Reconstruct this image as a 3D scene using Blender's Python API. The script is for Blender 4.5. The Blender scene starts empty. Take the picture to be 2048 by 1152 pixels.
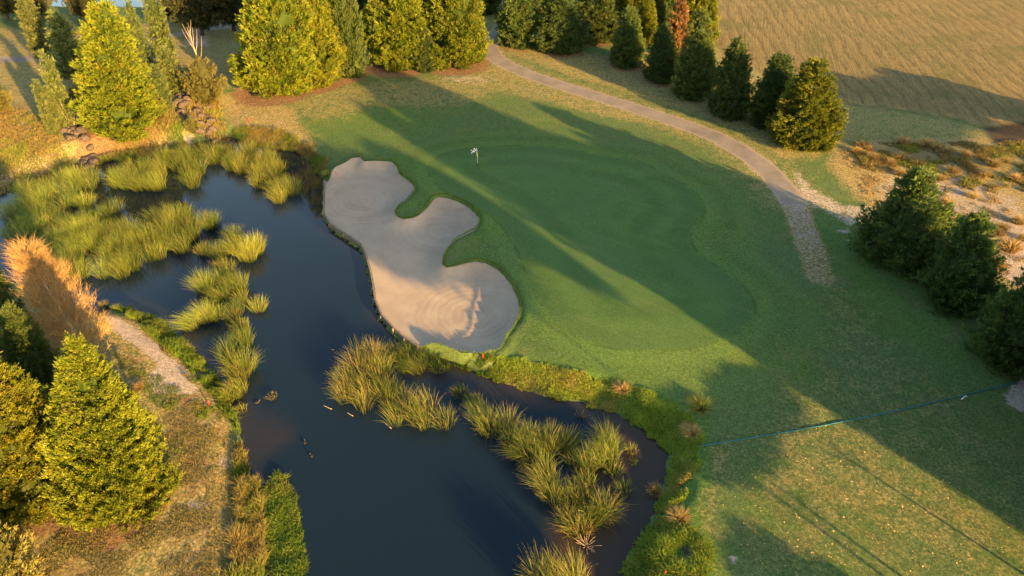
import bpy, math, random
import numpy as np
from mathutils import Vector, Matrix
from mathutils.geometry import delaunay_2d_cdt

# ------------------------------------------------------------------ camera model
F = 1365.0; TH = math.radians(37); CH = 33.0
ct, st = math.cos(TH), math.sin(TH)
SUN_EL = math.radians(11.0)
SH = np.array([-.640, .768])            # ground direction shadows fall in
NR = np.array([.768, .640])
rng = np.random.default_rng(7)
random.seed(7)
sc = bpy.context.scene
COL = sc.collection

def g(x, y, z=0.0):
    a = (x - 1024) / F; b = -(y - 576) / F
    dx, dy, dz = a, b * st + ct, b * ct - st
    t = (z - CH) / dz
    return np.array([dx * t, dy * t])
def proj(X, Y, Z):
    Z = Z - CH
    d = Y * ct - Z * st; u = Y * st + Z * ct
    return 1024 + F * X / d, 576 - F * u / d
def uvp(u, v):
    p = u * NR + v * SH
    return p
def smooth(a, b, x):
    t = np.clip((x - a) / (b - a), 0, 1)
    return t * t * (3 - 2 * t)

# ------------------------------------------------------------------ noise + sdf
def vnoise(P, seed=0):
    """value noise, P (n,2) -> (n,) in -1..1"""
    P = np.asarray(P, float)
    i = np.floor(P).astype(np.int64); f = P - i
    f = f * f * (3 - 2 * f)
    def h(ix, iy):
        n = (ix * 374761393 + iy * 668265263 + seed * 974634777) & 0xFFFFFFFF
        n = ((n ^ (n >> 13)) * 1274126177) & 0xFFFFFFFF
        return ((n ^ (n >> 16)) & 0xFFFF) / 32767.5 - 1
    a = h(i[:, 0], i[:, 1]); b = h(i[:, 0] + 1, i[:, 1])
    c = h(i[:, 0], i[:, 1] + 1); d = h(i[:, 0] + 1, i[:, 1] + 1)
    return (a * (1 - f[:, 0]) + b * f[:, 0]) * (1 - f[:, 1]) + (c * (1 - f[:, 0]) + d * f[:, 0]) * f[:, 1]
def fbm(P, scale, seed=0, octs=4):
    P = np.asarray(P, float) / scale
    s = 0; a = 1; tot = 0
    for k in range(octs):
        s = s + a * vnoise(P * 2 ** k + 17.3 * k, seed + k); tot += a; a *= .5
    return s / tot
def segdist(P, A, B):
    d = B - A; L = (d * d).sum() + 1e-9
    t = np.clip(((P - A) @ d) / L, 0, 1)
    q = A + t[:, None] * d
    return np.sqrt(((P - q) ** 2).sum(1))
def linedist(P, pts, closed=False):
    P = np.asarray(P, float); n = len(pts); best = np.full(len(P), 1e9)
    for k in range(n if closed else n - 1):
        best = np.minimum(best, segdist(P, pts[k], pts[(k + 1) % n]))
    return best
def inside(P, poly):
    P = np.asarray(P, float); c = np.zeros(len(P), bool); n = len(poly)
    x, y = P[:, 0], P[:, 1]
    for k in range(n):
        x1, y1 = poly[k]; x2, y2 = poly[(k + 1) % n]
        if y1 == y2: continue
        m = ((y1 > y) != (y2 > y)) & (x < (x2 - x1) * (y - y1) / (y2 - y1) + x1)
        c ^= m
    return c
def sdf(P, poly):
    d = linedist(P, poly, True)
    return np.where(inside(P, poly), -d, d)
def PX(pts, z=0.0):
    return np.array([g(x, y, z) for x, y in pts])
def smoothpoly(poly, it=2, closed=True):
    P = np.array(poly)
    for _ in range(it):
        if closed:
            Q = np.roll(P, -1, 0)
            P = np.stack([.75 * P + .25 * Q, .25 * P + .75 * Q], 1).reshape(-1, 2)
        else:
            a, b = P[:-1], P[1:]
            P = np.concatenate([P[:1], np.stack([.75 * a + .25 * b, .25 * a + .75 * b], 1).reshape(-1, 2), P[-1:]])
    return P
def densify(P, step, closed=True):
    out = []
    n = len(P)
    for k in range(n if closed else n - 1):
        a, b = P[k], P[(k + 1) % n]
        m = max(1, int(np.linalg.norm(b - a) / step))
        for j in range(m): out.append(a + (b - a) * j / m)
    if not closed: out.append(P[-1])
    return np.array(out)

# ------------------------------------------------------------------ plan, traced in the photograph
WZ = -0.7
WALL_PX = [(651, 362), (649, 425), (662, 447), (690, 466), (723, 487), (735, 512), (744, 545), (750, 577), (752, 597), (766, 630), (790, 656), (812, 675), (838, 692)]
wall_line = PX(WALL_PX, -0.2)
pond = np.concatenate([
    PX([(500, 1300), (505, 1152), (500, 1050), (489, 960), (487, 880), (475, 830), (450, 780), (420, 735), (388, 700),
        (350, 665), (310, 632), (255, 612), (205, 622), (168, 622), (120, 600), (60, 575), (0, 550), (-90, 530), (-500, 500),
        (-500, 390), (-90, 400), (0, 390), (60, 360), (139, 331), (208, 313), (278, 302), (347, 295), (400, 284), (455, 274), (486, 282),
        (541, 292), (590, 302), (618, 322), (635, 345)], WZ),
    wall_line,
    PX([(850, 702), (880, 714), (915, 728), (945, 743), (985, 762), (1020, 770), (1060, 783), (1100, 796), (1150, 803), (1200, 806), (1230, 824),
        (1262, 850), (1290, 862), (1320, 885), (1335, 910), (1331, 945), (1322, 985), (1310, 1005), (1300, 1035), (1280, 1065),
        (1258, 1102), (1238, 1152), (1225, 1300)], WZ)])
def Z1(*p): return [(600 + a / 2.88, 280 + b / 2.88) for a, b in p]
def Z2(*p): return [(600 + a / 3.972, 640 + b / 3.972) for a, b in p]
land_edge = Z1((160, 235), (185, 205), (210, 180), (260, 150), (300, 118), (350, 108), (370, 135), (430, 130), (530, 130), (560, 160), (575, 205), (620, 235), (655, 262), (668, 290),
    (640, 330), (600, 370), (565, 395), (548, 425), (560, 455), (600, 470), (650, 462), (690, 440), (735, 395), (765, 350), (800, 332), (850, 340),
    (910, 358), (960, 385), (1010, 425), (1035, 460), (1030, 500), (1005, 530), (960, 550), (910, 575), (880, 600), (850, 640), (825, 690), (822, 728), (845, 745),
    (900, 735), (970, 712), (1020, 705), (1080, 718), (1130, 745), (1180, 790), (1225, 850), (1255, 920), (1268, 990), (1255, 1060)) + \
    Z2((1735, 0), (1700, 70), (1640, 150), (1610, 225), (1570, 262), (1490, 285), (1400, 290), (1290, 293), (1250, 280), (1150, 245), (1070, 222), (990, 205))
land_edge = PX(land_edge, -0.05)
bunker = np.concatenate([wall_line, land_edge[::-1]])
green_p = smoothpoly(PX([(850, 335), (890, 303), (1000, 290), (1120, 293), (1200, 312), (1280, 318), (1330, 352), (1395, 385), (1410, 430), (1370, 470), (1395, 512),
    (1480, 560), (1515, 620), (1480, 660), (1400, 690), (1300, 700), (1200, 690), (1130, 660), (1088, 610), (1060, 560), (1040, 500), (1010, 450), (960, 410), (885, 380)], 0.5), 2)
path_c = smoothpoly(PX([(1030, 30), (1003, 55), (984, 75), (976, 97), (998, 124), (1060, 151), (1150, 180), (1250, 210), (1350, 243), (1430, 272), (1500, 313), (1545, 350), (1572, 383), (1588, 409)], 0.05), 2, False)
def ribbon(c, w):
    t = np.gradient(c, axis=0); t /= np.linalg.norm(t, axis=1)[:, None]
    n = np.stack([-t[:, 1], t[:, 0]], 1)
    w = np.asarray(w)
    if w.ndim: w = np.interp(np.linspace(0, 1, len(c)), np.linspace(0, 1, len(w)), w)[:, None]
    return np.concatenate([c + n * w / 2, (c - n * w / 2)[::-1]])
cart_path = ribbon(path_c, np.array([2.6, 2.6, 2.7, 2.7, 2.6]))
far_c = smoothpoly(PX([(-400, 128), (-60, 131), (60, 130), (110, 127), (190, 112), (270, 92), (345, 76), (400, 64), (470, 50), (560, 35), (700, 20)], 0.3), 2, False)
far_path = ribbon(far_c, 2.4)
far_pond = PX([(80, 10), (160, 15), (235, 12), (300, 15), (420, 6), (560, -8), (600, -60), (100, -60)], WZ)
green_sd = lambda P: sdf(P, green_p)

RINGS = [PX([(947, 625)], -.3)[0], PX([(725, 400)], -.3)[0], PX([(880, 455)], -.3)[0]]

def bunker_z(P):
    dl = linedist(P, land_edge); dw = linedist(P, wall_line)
    lip = 0.75 * np.exp(-(dl / 0.75) ** 1.3)
    w = smooth(-1, 9, dw)
    base = -0.18 - 0.55 * w
    return base + lip * smooth(0, 1.5, dw) + 0.02 * fbm(P, 3.5, 5)
def land_z(P):
    P = np.asarray(P, float)
    sg = green_sd(P)
    z = 0.06 + 0.10 * fbm(P, 14, 3)
    z = z + 0.5 * (1 - smooth(-3, 7, sg)) * (1 + .25 * fbm(P, 9, 8))
    # rougher ground to the left and top right
    rough = smooth(-6, -20, P[:, 0]) + smooth(30, 40, P[:, 0])
    z = z + 0.05 * rough * fbm(P, 1.6, 21, 3)
    # bank rising at top left behind the reeds
    z = z + 1.1 * smooth(0, 9, -(P[:, 0] + 33)) * smooth(60, 72, P[:, 1]) * (1 - smooth(95, 125, P[:, 1]))
    return z
_zc = {}
def H(P):
    P = np.atleast_2d(np.asarray(P, float))
    sp = sdf(P, pond); sb = sdf(P, bunker)
    z = land_z(P)
    dl = linedist(P, land_edge)
    z = z * smooth(-.1, 1, dl) + (z * 0.3 + .25) * (1 - smooth(-.1, 1, dl))        # meets the lip
    bank = smooth(0, 2.0 , sp - .35 * (fbm(P, 1.3, 31) ))
    z = np.where(sp > 0, WZ + (z - WZ) * np.where(dl < .8, np.maximum(bank, smooth(.15, .8, sp)), bank), z)
    dw = linedist(P, wall_line)
    zin = WZ - 0.04 - 0.9 * smooth(0, 4, -sp)
    z = np.where(sp <= 0, zin, z)
    z = np.where((sp <= 0) & (dw < 0.3), -0.18 - 1.3 * np.clip(dw / .22, 0, 1), z)
    z = np.where(sb <= 0.02, bunker_z(P), z)
    fp = sdf(P, far_pond)
    z = np.where(fp < 3, np.minimum(z, WZ - .3 + (z - WZ + .3) * smooth(0, 3, fp)), z)
    return z
def gp(x, y):
    """ground point seen at pixel (x, y)"""
    z = 0.0
    for _ in range(4):
        p = g(x, y, z); z = float(H(p[None])[0])
        if z < WZ: z = WZ
    return np.array([p[0], p[1], z])

# ------------------------------------------------------------------ node helpers
class NT:
    def __init__(s, name):
        s.m = bpy.data.materials.new(name); s.m.use_nodes = True
        s.t = s.m.node_tree; s.t.nodes.clear()
        s.out = s.t.nodes.new('ShaderNodeOutputMaterial')
    def n(s, kind, **kw):
        nd = s.t.nodes.new(kind)
        for k, v in kw.items():
            if k.startswith('i_'):
                key = k[2:]; key = int(key) if key.isdigit() else key.replace('_', ' ')
                s.set(nd.inputs[key], v)
            else: setattr(nd, k, v)
        return nd
    def set(s, sock, v):
        if hasattr(v, 'is_linked') or hasattr(v, 'links'): s.t.links.new(v, sock)
        else: sock.default_value = v
    def math(s, op, a, b=0.0, c=0.0, clamp=False):
        nd = s.t.nodes.new('ShaderNodeMath'); nd.operation = op; nd.use_clamp = clamp
        for i, v in enumerate((a, b, c)): s.set(nd.inputs[i], v)
        return nd.outputs[0]
    def mix(s, fac, a, b, mode='MIX'):
        nd = s.t.nodes.new('ShaderNodeMix'); nd.data_type = 'RGBA'; nd.blend_type = mode
        s.set(nd.inputs[0], fac)
        for i, v in ((6, a), (7, b)):
            s.set(nd.inputs[i], (*v, 1) if isinstance(v, tuple) and len(v) == 3 else v)
        return nd.outputs[2]
    def noise(s, vec, scale, detail=4, rough=.6, out=0, dist=0):
        nd = s.n('ShaderNodeTexNoise'); s.set(nd.inputs['Vector'], vec)
        nd.inputs['Scale'].default_value = scale; nd.inputs['Detail'].default_value = detail
        nd.inputs['Roughness'].default_value = rough; nd.inputs['Distortion'].default_value = dist
        return nd.outputs[out]
    def ramp(s, v, a, b, x=0.0, y=1.0):
        nd = s.n('ShaderNodeMapRange', interpolation_type='SMOOTHSTEP'); s.set(nd.inputs[0], v)
        for i, q in ((1, a), (2, b), (3, x), (4, y)): s.set(nd.inputs[i], q)
        return nd.outputs[0]
    def map(s, vec, rot=0, scale=(1, 1, 1)):
        if rot:
            vec = s._rot(vec, rot); rot = 0
        nd = s.n('ShaderNodeMapping'); s.set(nd.inputs['Vector'], vec)
        nd.inputs['Rotation'].default_value = (0, 0, rot); nd.inputs['Scale'].default_value = scale
        return nd.outputs[0]
    def _rot(s, vec, rot):
        nd = s.n('ShaderNodeMapping'); s.set(nd.inputs['Vector'], vec); nd.inputs['Rotation'].default_value = (0, 0, rot)
        return nd.outputs[0]
    def bump(s, h, strength, dist=.1, normal=None):
        nd = s.n('ShaderNodeBump'); s.set(nd.inputs['Height'], h)
        nd.inputs['Strength'].default_value = strength; nd.inputs['Distance'].default_value = dist
        if normal is not None: s.set(nd.inputs['Normal'], normal)
        return nd.outputs[0]
    def diffuse(s, col, rough=.9, normal=None, spec=.2, **kw):
        nd = s.n('ShaderNodeBsdfPrincipled'); s.set(nd.inputs['Base Color'], (*col, 1) if isinstance(col, tuple) and len(col) == 3 else col)
        s.set(nd.inputs['Roughness'], rough); nd.inputs['Specular IOR Level'].default_value = spec
        if normal is not None: s.set(nd.inputs['Normal'], normal)
        for k, v in kw.items(): s.set(nd.inputs[k], v)
        s.t.links.new(nd.outputs[0], s.out.inputs[0])
        return nd

def mat_ground():
    m = NT('grass_ground')
    tc = m.n('ShaderNodeTexCoord').outputs['Object']
    a1 = m.n('ShaderNodeAttribute', attribute_name='m1'); a2 = m.n('ShaderNodeAttribute', attribute_name='m2')
    s1 = m.n('ShaderNodeSeparateColor', i_0=a1.outputs['Color']); s2 = m.n('ShaderNodeSeparateColor', i_0=a2.outputs['Color'])
    dry, sand, dirt, dark = s1.outputs[0], s1.outputs[1], s1.outputs[2], a1.outputs['Alpha']
    lush, field, sgr, litter = s2.outputs[0], s2.outputs[1], s2.outputs[2], a2.outputs['Alpha']
    nb = m.noise(tc, .16, 6, .62); nm = m.noise(tc, .9, 6, .68); nf = m.noise(tc, 5.5, 5, .75); nv = m.noise(tc, 22, 3, .8)
    n2 = m.noise(m.map(tc, 1.1), .45, 7, .7)
    fr = math.radians(100)
    nstreak = m.noise(m.map(tc, fr, (.16, 1.4, 1)), 1.0, 5, .7)
    # base turf
    turf = m.mix(m.ramp(nm, .3, .7), (.066, .112, .030), (.096, .140, .036))
    turf = m.mix(m.ramp(n2, .42, .66), turf, (.106, .122, .045))
    turf = m.mix(m.ramp(nb, .38, .62), turf, (.080, .122, .042))
    fine = m.ramp(nf, .28, .74, .64, 1.40); vf = m.ramp(nv, .3, .72, .60, 1.48)
    # weak mowing bands
    # lush green
    turf = m.mix(m.math('MULTIPLY', lush, .85), turf, m.mix(nm, (.056, .130, .020), (.084, .160, .024)))
    # dry grass
    drycol = m.mix(m.ramp(nf, .3, .7), (.20, .150, .062), (.38, .28, .125))
    drycol = m.mix(m.ramp(nm, .45, .75), drycol, (.17, .165, .055))
    dm = m.ramp(m.math('ADD', dry, m.math('MULTIPLY', m.math('SUBTRACT', m.math('ADD', m.math('MULTIPLY', nm, .6), m.math('MULTIPLY', nf, .4)), .5), 2.0)), .22, .86)
    c = m.mix(m.math('MULTIPLY', dm, .9), turf, drycol)
    # ploughed/mown field with furrows
    nst2 = m.noise(m.map(tc, fr + .1, (.22, 3.4, 1)), 1.0, 6, .75)
    fcol = m.mix(m.ramp(nstreak, .36, .64), (.215, .175, .078), (.31, .245, .105))
    fcol = m.mix(m.ramp(nst2, .40, .62, 0, .8), fcol, (.35, .275, .125))
    wv = m.n('ShaderNodeTexWave', wave_type='BANDS', bands_direction='Y', i_Scale=.17, i_Distortion=6.0, i_Detail=4.0, i_Detail_Scale=.6)
    m.set(wv.inputs['Vector'], m.map(tc, fr - .05, (1, 1, 1)))
    fcol = m.mix(m.math('MULTIPLY', m.ramp(wv.outputs['Fac'], .0, .35, .55, 0), m.ramp(nm, .35, .6)), fcol, (.12, .10, .048))
    fcol = m.mix(m.ramp(nb, .46, .66, 0, .65), fcol, (.17, .175, .06))
    fcol = m.mix(m.ramp(m.noise(m.map(tc, fr, (.45, 2.6, 1)), 1.3, 6, .8), .56, .66, 0, .75), fcol, (.11, .095, .045))
    c = m.mix(m.ramp(m.math('ADD', field, m.math('MULTIPLY', m.math('SUBTRACT', nm, .5), 1.0)), .3, .7), c, fcol)
    # bare red-brown needle litter
    dtm = m.ramp(m.math('ADD', dirt, m.math('MULTIPLY', m.math('SUBTRACT', nm, .5), 1.1)), .35, .62)
    c = m.mix(dtm, c, m.mix(m.ramp(nf, .3, .7), (.12, .066, .036), (.24, .15, .078)))
    # dark soil
    c = m.mix(m.ramp(m.math('ADD', dark, m.math('MULTIPLY', m.math('SUBTRACT', nf, .5), 1.2)), .35, .7), c, m.mix(nv, (.035, .028, .022), (.085, .066, .046)))
    # pale sand / gravel
    smk = m.ramp(m.math('ADD', sand, m.math('MULTIPLY', m.math('SUBTRACT', m.math('ADD', m.math('MULTIPLY', nf, .5), m.math('MULTIPLY', nm, .5)), .5), 1.7)), .26, .74)
    c = m.mix(smk, c, m.mix(m.ramp(nv, .3, .7), (.25, .205, .165), (.40, .34, .285)))
    c = m.mix(1.0, c, m.n('ShaderNodeCombineColor', i_0=fine, i_1=fine, i_2=fine).outputs[0], 'MULTIPLY')
    c = m.mix(.8, c, m.n('ShaderNodeCombineColor', i_0=vf, i_1=vf, i_2=vf).outputs[0], 'MULTIPLY')
    # faint rings of the mower round the green
    rg = m.math('SINE', m.math('MULTIPLY', sgr, 2 * math.pi * 7.2))
    rgm = m.ramp(rg, -.9, .9, .94, 1.06)
    ring_on = m.math('MULTIPLY', m.ramp(sgr, .0, .02), m.ramp(sgr, .12, .26, 1, 0))
    c = m.mix(ring_on, c, m.mix(1.0, c, m.n('ShaderNodeCombineColor', i_0=rgm, i_1=rgm, i_2=rgm).outputs[0], 'MULTIPLY'))
    lip = m.math('MULTIPLY', m.ramp(m.math('ABSOLUTE', m.math('SUBTRACT', sgr, .007)), .003, .010, 1, 0), m.ramp(n2, .40, .62, .0, .6))
    c = m.mix(lip, c, (.035, .075, .020))
    hgt = m.math('ADD', m.math('MULTIPLY', nf, .6), m.math('MULTIPLY', nv, .4))
    rough = m.math('MAXIMUM', m.math('MAXIMUM', dry, field), dark)
    bd = m.bump(m.math('MULTIPLY', hgt, m.math('ADD', m.math('MULTIPLY', rough, .9), .25)), 1.0, .13)
    fb = m.bump(m.math('MULTIPLY', m.math('ADD', nst2, m.math('MULTIPLY', wv.outputs['Fac'], .18)), field), 1.0, 1.0, bd)
    m.diffuse(c, .95, fb, .1)
    return m.m

def mat_green():
    m = NT('putting_green_turf')
    tc = m.n('ShaderNodeTexCoord').outputs['Object']
    nm = m.noise(tc, .5, 5, .6); nf = m.noise(tc, 7, 4, .7); nb = m.noise(tc, .12, 3, .5)
    st_ = m.noise(m.map(tc, math.radians(35), (.12, 1.1, 1)), 1.2, 4, .6)
    c = m.mix(m.ramp(nm, .3, .7), (.054, .110, .026), (.072, .130, .032))
    c = m.mix(m.ramp(nb, .4, .65), c, (.062, .116, .034))
    c = m.mix(m.ramp(st_, .5, .75, 0, .55), c, (.092, .132, .044))
    a = m.n('ShaderNodeAttribute', attribute_name='m2'); sg = m.n('ShaderNodeSeparateColor', i_0=a.outputs['Color']).outputs[2]
    rgm = m.ramp(m.math('SINE', m.math('MULTIPLY', sg, 2 * math.pi * 7.2)), -.9, .9, .95, 1.05)
    f = m.math('MULTIPLY', m.ramp(nf, .3, .7, .80, 1.20), m.math('MULTIPLY', rgm, m.ramp(m.noise(tc, 26, 3, .8), .3, .7, .84, 1.16)))
    c = m.mix(1.0, c, m.n('ShaderNodeCombineColor', i_0=f, i_1=f, i_2=f).outputs[0], 'MULTIPLY')
    m.diffuse(c, .9, m.bump(nf, .5, .03), .15)
    return m.m

def mat_sand():
    m = NT('bunker_sand')
    tc = m.n('ShaderNodeTexCoord').outputs['Object']
    nm = m.noise(tc, .5, 5, .6); nf = m.noise(tc, 9, 5, .75); nw = m.noise(tc, 1.1, 3, .5); nv = m.noise(tc, 30, 3, .8)
    hs = None
    for k, (q, fr, rad) in enumerate(((RINGS[0], 1.7, 6.2), (RINGS[1], 1.5, 6.5), (RINGS[2], 1.3, 5.5))):
        d = m.n('ShaderNodeVectorMath', operation='DISTANCE')
        m.set(d.inputs[0], m.map(tc, 0, (1, 1, 0))); d.inputs[1].default_value = (q[0], q[1], 0)
        dd = m.math('ADD', d.outputs['Value'], m.math('MULTIPLY', m.math('SUBTRACT', nw, .5), .8))
        w = m.math('SINE', m.math('MULTIPLY', dd, 2 * math.pi * fr))
        w2 = m.math('SINE', m.math('MULTIPLY', dd, 2 * math.pi * fr * .37))
        v = m.math('MULTIPLY', m.math('ADD', m.math('MULTIPLY', w, .6), m.math('MULTIPLY', w2, .6)), m.ramp(d.outputs['Value'], rad * .6, rad, 1, 0))
        hs = v if hs is None else m.math('ADD', hs, v)
    # rakes along the water side
    al = m.noise(m.map(tc, math.radians(62), (.10, 3.6, 1)), 1.0, 4, .7)
    hs = m.math('ADD', m.math('MULTIPLY', hs, .6), m.math('MULTIPLY', m.math('SUBTRACT', al, .5), 1.6))
    c = m.mix(m.ramp(nm, .3, .7), (.285, .222, .160), (.365, .292, .215))
    c = m.mix(m.ramp(hs, -.7, .8, 0, .45), c, (.41, .34, .265))
    c = m.mix(m.ramp(m.noise(tc, .22, 3, .5), .5, .72, 0, .35), c, (.29, .24, .19))
    c = m.mix(m.ramp(nf, .35, .65, 0, .35), c, (.25, .205, .165))
    c = m.mix(m.ramp(nv, .58, .76, 0, .7), c, (.15, .115, .085))
    h = m.math('ADD', m.math('MULTIPLY', hs, .35), m.math('ADD', m.math('MULTIPLY', nf, .5), m.math('MULTIPLY', nv, .3)))
    m.diffuse(c, .95, m.bump(h, .5, .035), .1)
    return m.m

def mat_path():
    m = NT('cart_path_asphalt')
    tc = m.n('ShaderNodeTexCoord').outputs['Object']
    nm = m.noise(tc, .35, 5, .65); nf = m.noise(tc, 14, 4, .7); ns = m.noise(tc, 2.5, 5, .7)
    c = m.mix(m.ramp(nm, .3, .7), (.17, .148, .120), (.29, .248, .195))
    c = m.mix(m.ramp(ns, .55, .8, 0, .5), c, (.38, .29, .215))
    c = m.mix(m.ramp(nf, .35, .65, 0, .6), c, (.15, .12, .10))
    e = m.n('ShaderNodeAttribute', attribute_name='edge').outputs['Fac']
    em = m.ramp(m.math('ADD', e, m.math('MULTIPLY', m.math('SUBTRACT', ns, .5), .8)), .55, 1.0, 0, .8)
    c = m.mix(em, c, (.30, .225, .15))
    m.diffuse(c, .9, m.bump(nf, .4, .02), .2)
    return m.m

def mat_water():
    m = NT('pond_water')
    tc = m.n('ShaderNodeTexCoord').outputs['Object']
    a = m.n('ShaderNodeAttribute', attribute_name='shallow').outputs['Fac']
    n = m.noise(tc, .5, 4, .6)
    k = m.ramp(m.math('ADD', a, m.math('MULTIPLY', m.math('SUBTRACT', n, .5), .5)), .2, .85)
    c = m.mix(k, (.006, .014, .022), (.034, .025, .018))
    r = m.noise(m.map(tc, .5, (1, 2.0, 1)), 2.6, 3, .6); r2 = m.noise(tc, .5, 2, .5)
    nd = m.diffuse(c, .04, m.bump(m.math('MULTIPLY', r, m.ramp(r2, .4, .65, .15, 1)), .09, .02), .5)
    nd.inputs['IOR'].default_value = 1.33
    return m.m

def mat_leaf(name, c0, c1, trans=.35, rough=.7, warm=(.20, .11, .03), warm_amt=.5, dark=.32):
    """vertex colour: r = value 0..1 along c0..c1, g = brown amount, b = inner shade"""
    m = NT(name)
    a = m.n('ShaderNodeAttribute', attribute_name='c'); s = m.n('ShaderNodeSeparateColor', i_0=a.outputs['Color'])
    oi = m.n('ShaderNodeObjectInfo').outputs['Random']
    c = m.mix(s.outputs[0], c0, c1)
    c = m.mix(m.math('MULTIPLY', s.outputs[1], warm_amt), c, warm)
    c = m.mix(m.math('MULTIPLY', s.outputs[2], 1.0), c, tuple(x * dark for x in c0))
    hs = m.n('ShaderNodeHueSaturation'); m.set(hs.inputs['Color'], c)
    m.set(hs.inputs['Hue'], m.ramp(oi, 0, 1, .488, .51)); m.set(hs.inputs['Value'], m.ramp(m.math('FRACT', m.math('MULTIPLY', oi, 7.3)), 0, 1, .85, 1.15))
    c = hs.outputs[0]
    d = m.n('ShaderNodeBsdfPrincipled'); m.set(d.inputs['Base Color'], c); d.inputs['Roughness'].default_value = rough
    d.inputs['Specular IOR Level'].default_value = .25
    t = m.n('ShaderNodeBsdfTranslucent'); m.set(t.inputs[0], c)
    mx = m.n('ShaderNodeMixShader'); mx.inputs[0].default_value = trans
    m.t.links.new(d.outputs[0], mx.inputs[1]); m.t.links.new(t.outputs[0], mx.inputs[2]); m.t.links.new(mx.outputs[0], m.out.inputs[0])
    return m.m
def mat_simple(name, c0, c1, scale=8, rough=.85, bump=.4, spec=.25):
    m = NT(name)
    tc = m.n('ShaderNodeTexCoord').outputs['Object']
    n = m.noise(tc, scale, 5, .7)
    m.diffuse(m.mix(m.ramp(n, .3, .7), c0, c1), rough, m.bump(n, bump, .03), spec)
    return m.m

M = dict(
    ground=mat_ground(), green=mat_green(), sand=mat_sand(), path=mat_path(), water=mat_water(),
    gold=mat_leaf('sunlit_conifer_foliage', (.060, .105, .010), (.310, .320, .020), .30),  # sunlight painted in: brighter, yellower copy of the conifer foliage
    conif=mat_leaf('dark_conifer_foliage', (.042, .088, .020), (.145, .195, .042), .28, warm=(.16, .10, .04)),
    conifr=mat_leaf('green_conifer_foliage', (.050, .115, .026), (.19, .29, .06), .28, warm=(.16, .10, .04)),
    brown=mat_leaf('dying_conifer_foliage', (.17, .085, .035), (.32, .17, .06), .25),
    poplar=mat_leaf('poplar_foliage', (.07, .11, .030), (.33, .37, .11), .35, warm=(.30, .25, .06)),
    broad=mat_leaf('broadleaf_foliage', (.035, .050, .018), (.10, .105, .032), .3, warm=(.22, .15, .03), warm_amt=.8),
    shrub=mat_leaf('olive_shrub_foliage', (.10, .105, .025), (.26, .24, .06), .3),
    reed=mat_leaf('reed_blades', (.050, .105, .018), (.39, .43, .070), .36, warm=(.42, .29, .11), warm_amt=.9, dark=.30),
    bank=mat_leaf('bank_grass_blades', (.070, .150, .016), (.30, .37, .040), .40, warm=(.34, .24, .085), warm_amt=.9, dark=.35),
    tan=mat_leaf('dry_grass_blades', (.27, .19, .065), (.48, .36, .13), .3, warm=(.34, .18, .05)),
    twig=mat_leaf('bare_twigs', (.25, .165, .055), (.46, .34, .13), .15, warm=(.34, .15, .045)),
    bark=mat_simple('bark', (.055, .040, .028), (.13, .095, .065), 6),
    pale=mat_simple('pale_dead_wood', (.30, .22, .14), (.46, .35, .24), 6),
    rock=mat_simple('dark_basalt', (.035, .028, .024), (.12, .092, .075), 3, .8, .8),
    timber=mat_simple('weathered_timber', (.10, .082, .062), (.24, .195, .15), 5, .85, .6),
    white=mat_simple('white_paint', (.72, .72, .70), (.8, .8, .78), 3, .5, .05),
    black=mat_simple('black_paint', (.012, .012, .014), (.02, .02, .022), 3, .5, .05),
    red=mat_simple('red_paint', (.55, .035, .02), (.65, .05, .03), 3, .5, .05),
    yellow=mat_simple('yellow_plastic', (.75, .62, .05), (.8, .68, .08), 3, .5, .05),
    rope=mat_simple('blue_rope', (.008, .10, .15), (.015, .16, .22), 12, .7, .3),
    duck=mat_simple('duck_feathers', (.025, .018, .014), (.06, .042, .03), 9, .8, .3),
    bill=mat_simple('duck_bill', (.30, .22, .12), (.36, .26, .14), 9, .6, .1),
    leaf=mat_simple('fallen_leaves', (.42, .26, .10), (.62, .42, .2), 40, .8, .1),
)

# ------------------------------------------------------------------ mesh helpers
def mesh_np(name, V, Fc, mats, col=None, smooth_=False, midx=None):
    V = np.asarray(V, np.float32); me = bpy.data.meshes.new(name)
    if isinstance(Fc, np.ndarray):
        k = Fc.shape[1]; loops = Fc.reshape(-1).astype(np.int32)
        starts = np.arange(0, len(loops), k, dtype=np.int32)
    else:
        ls = [np.asarray(f, np.int32) for f in Fc if len(f)]
        loops = np.concatenate([f.reshape(-1) for f in ls])
        tot = np.concatenate([np.full(len(f), f.shape[1]) for f in ls])
        starts = np.concatenate([[0], np.cumsum(tot)[:-1]]).astype(np.int32)
    me.vertices.add(len(V)); me.vertices.foreach_set('co', V.reshape(-1))
    me.loops.add(len(loops)); me.loops.foreach_set('vertex_index', loops)
    me.polygons.add(len(starts)); me.polygons.foreach_set('loop_start', starts)
    for m in (mats if isinstance(mats, (list, tuple)) else [mats]): me.materials.append(m)
    if midx is not None: me.polygons.foreach_set('material_index', np.asarray(midx, np.int32))
    me.update(calc_edges=True)
    me.polygons.foreach_set('use_smooth', np.full(len(starts), smooth_))
    if col is not None:
        for nm, c in (col.items() if isinstance(col, dict) else (('c', col),)):
            c = np.asarray(c, np.float32)
            if c.ndim == 1:
                a = me.attributes.new(nm, 'FLOAT', 'POINT'); a.data.foreach_set('value', c)
            else:
                if c.shape[1] == 3: c = np.concatenate([c, np.ones((len(c), 1), np.float32)], 1)
                a = me.attributes.new(nm, 'FLOAT_COLOR', 'POINT'); a.data.foreach_set('color', c.reshape(-1))
    me.validate(); return me
def link(name, me, parent=None, loc=None):
    o = bpy.data.objects.new(name, me); COL.objects.link(o)
    if parent is not None: o.parent = parent
    if loc is not None: o.location = loc
    return o
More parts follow.
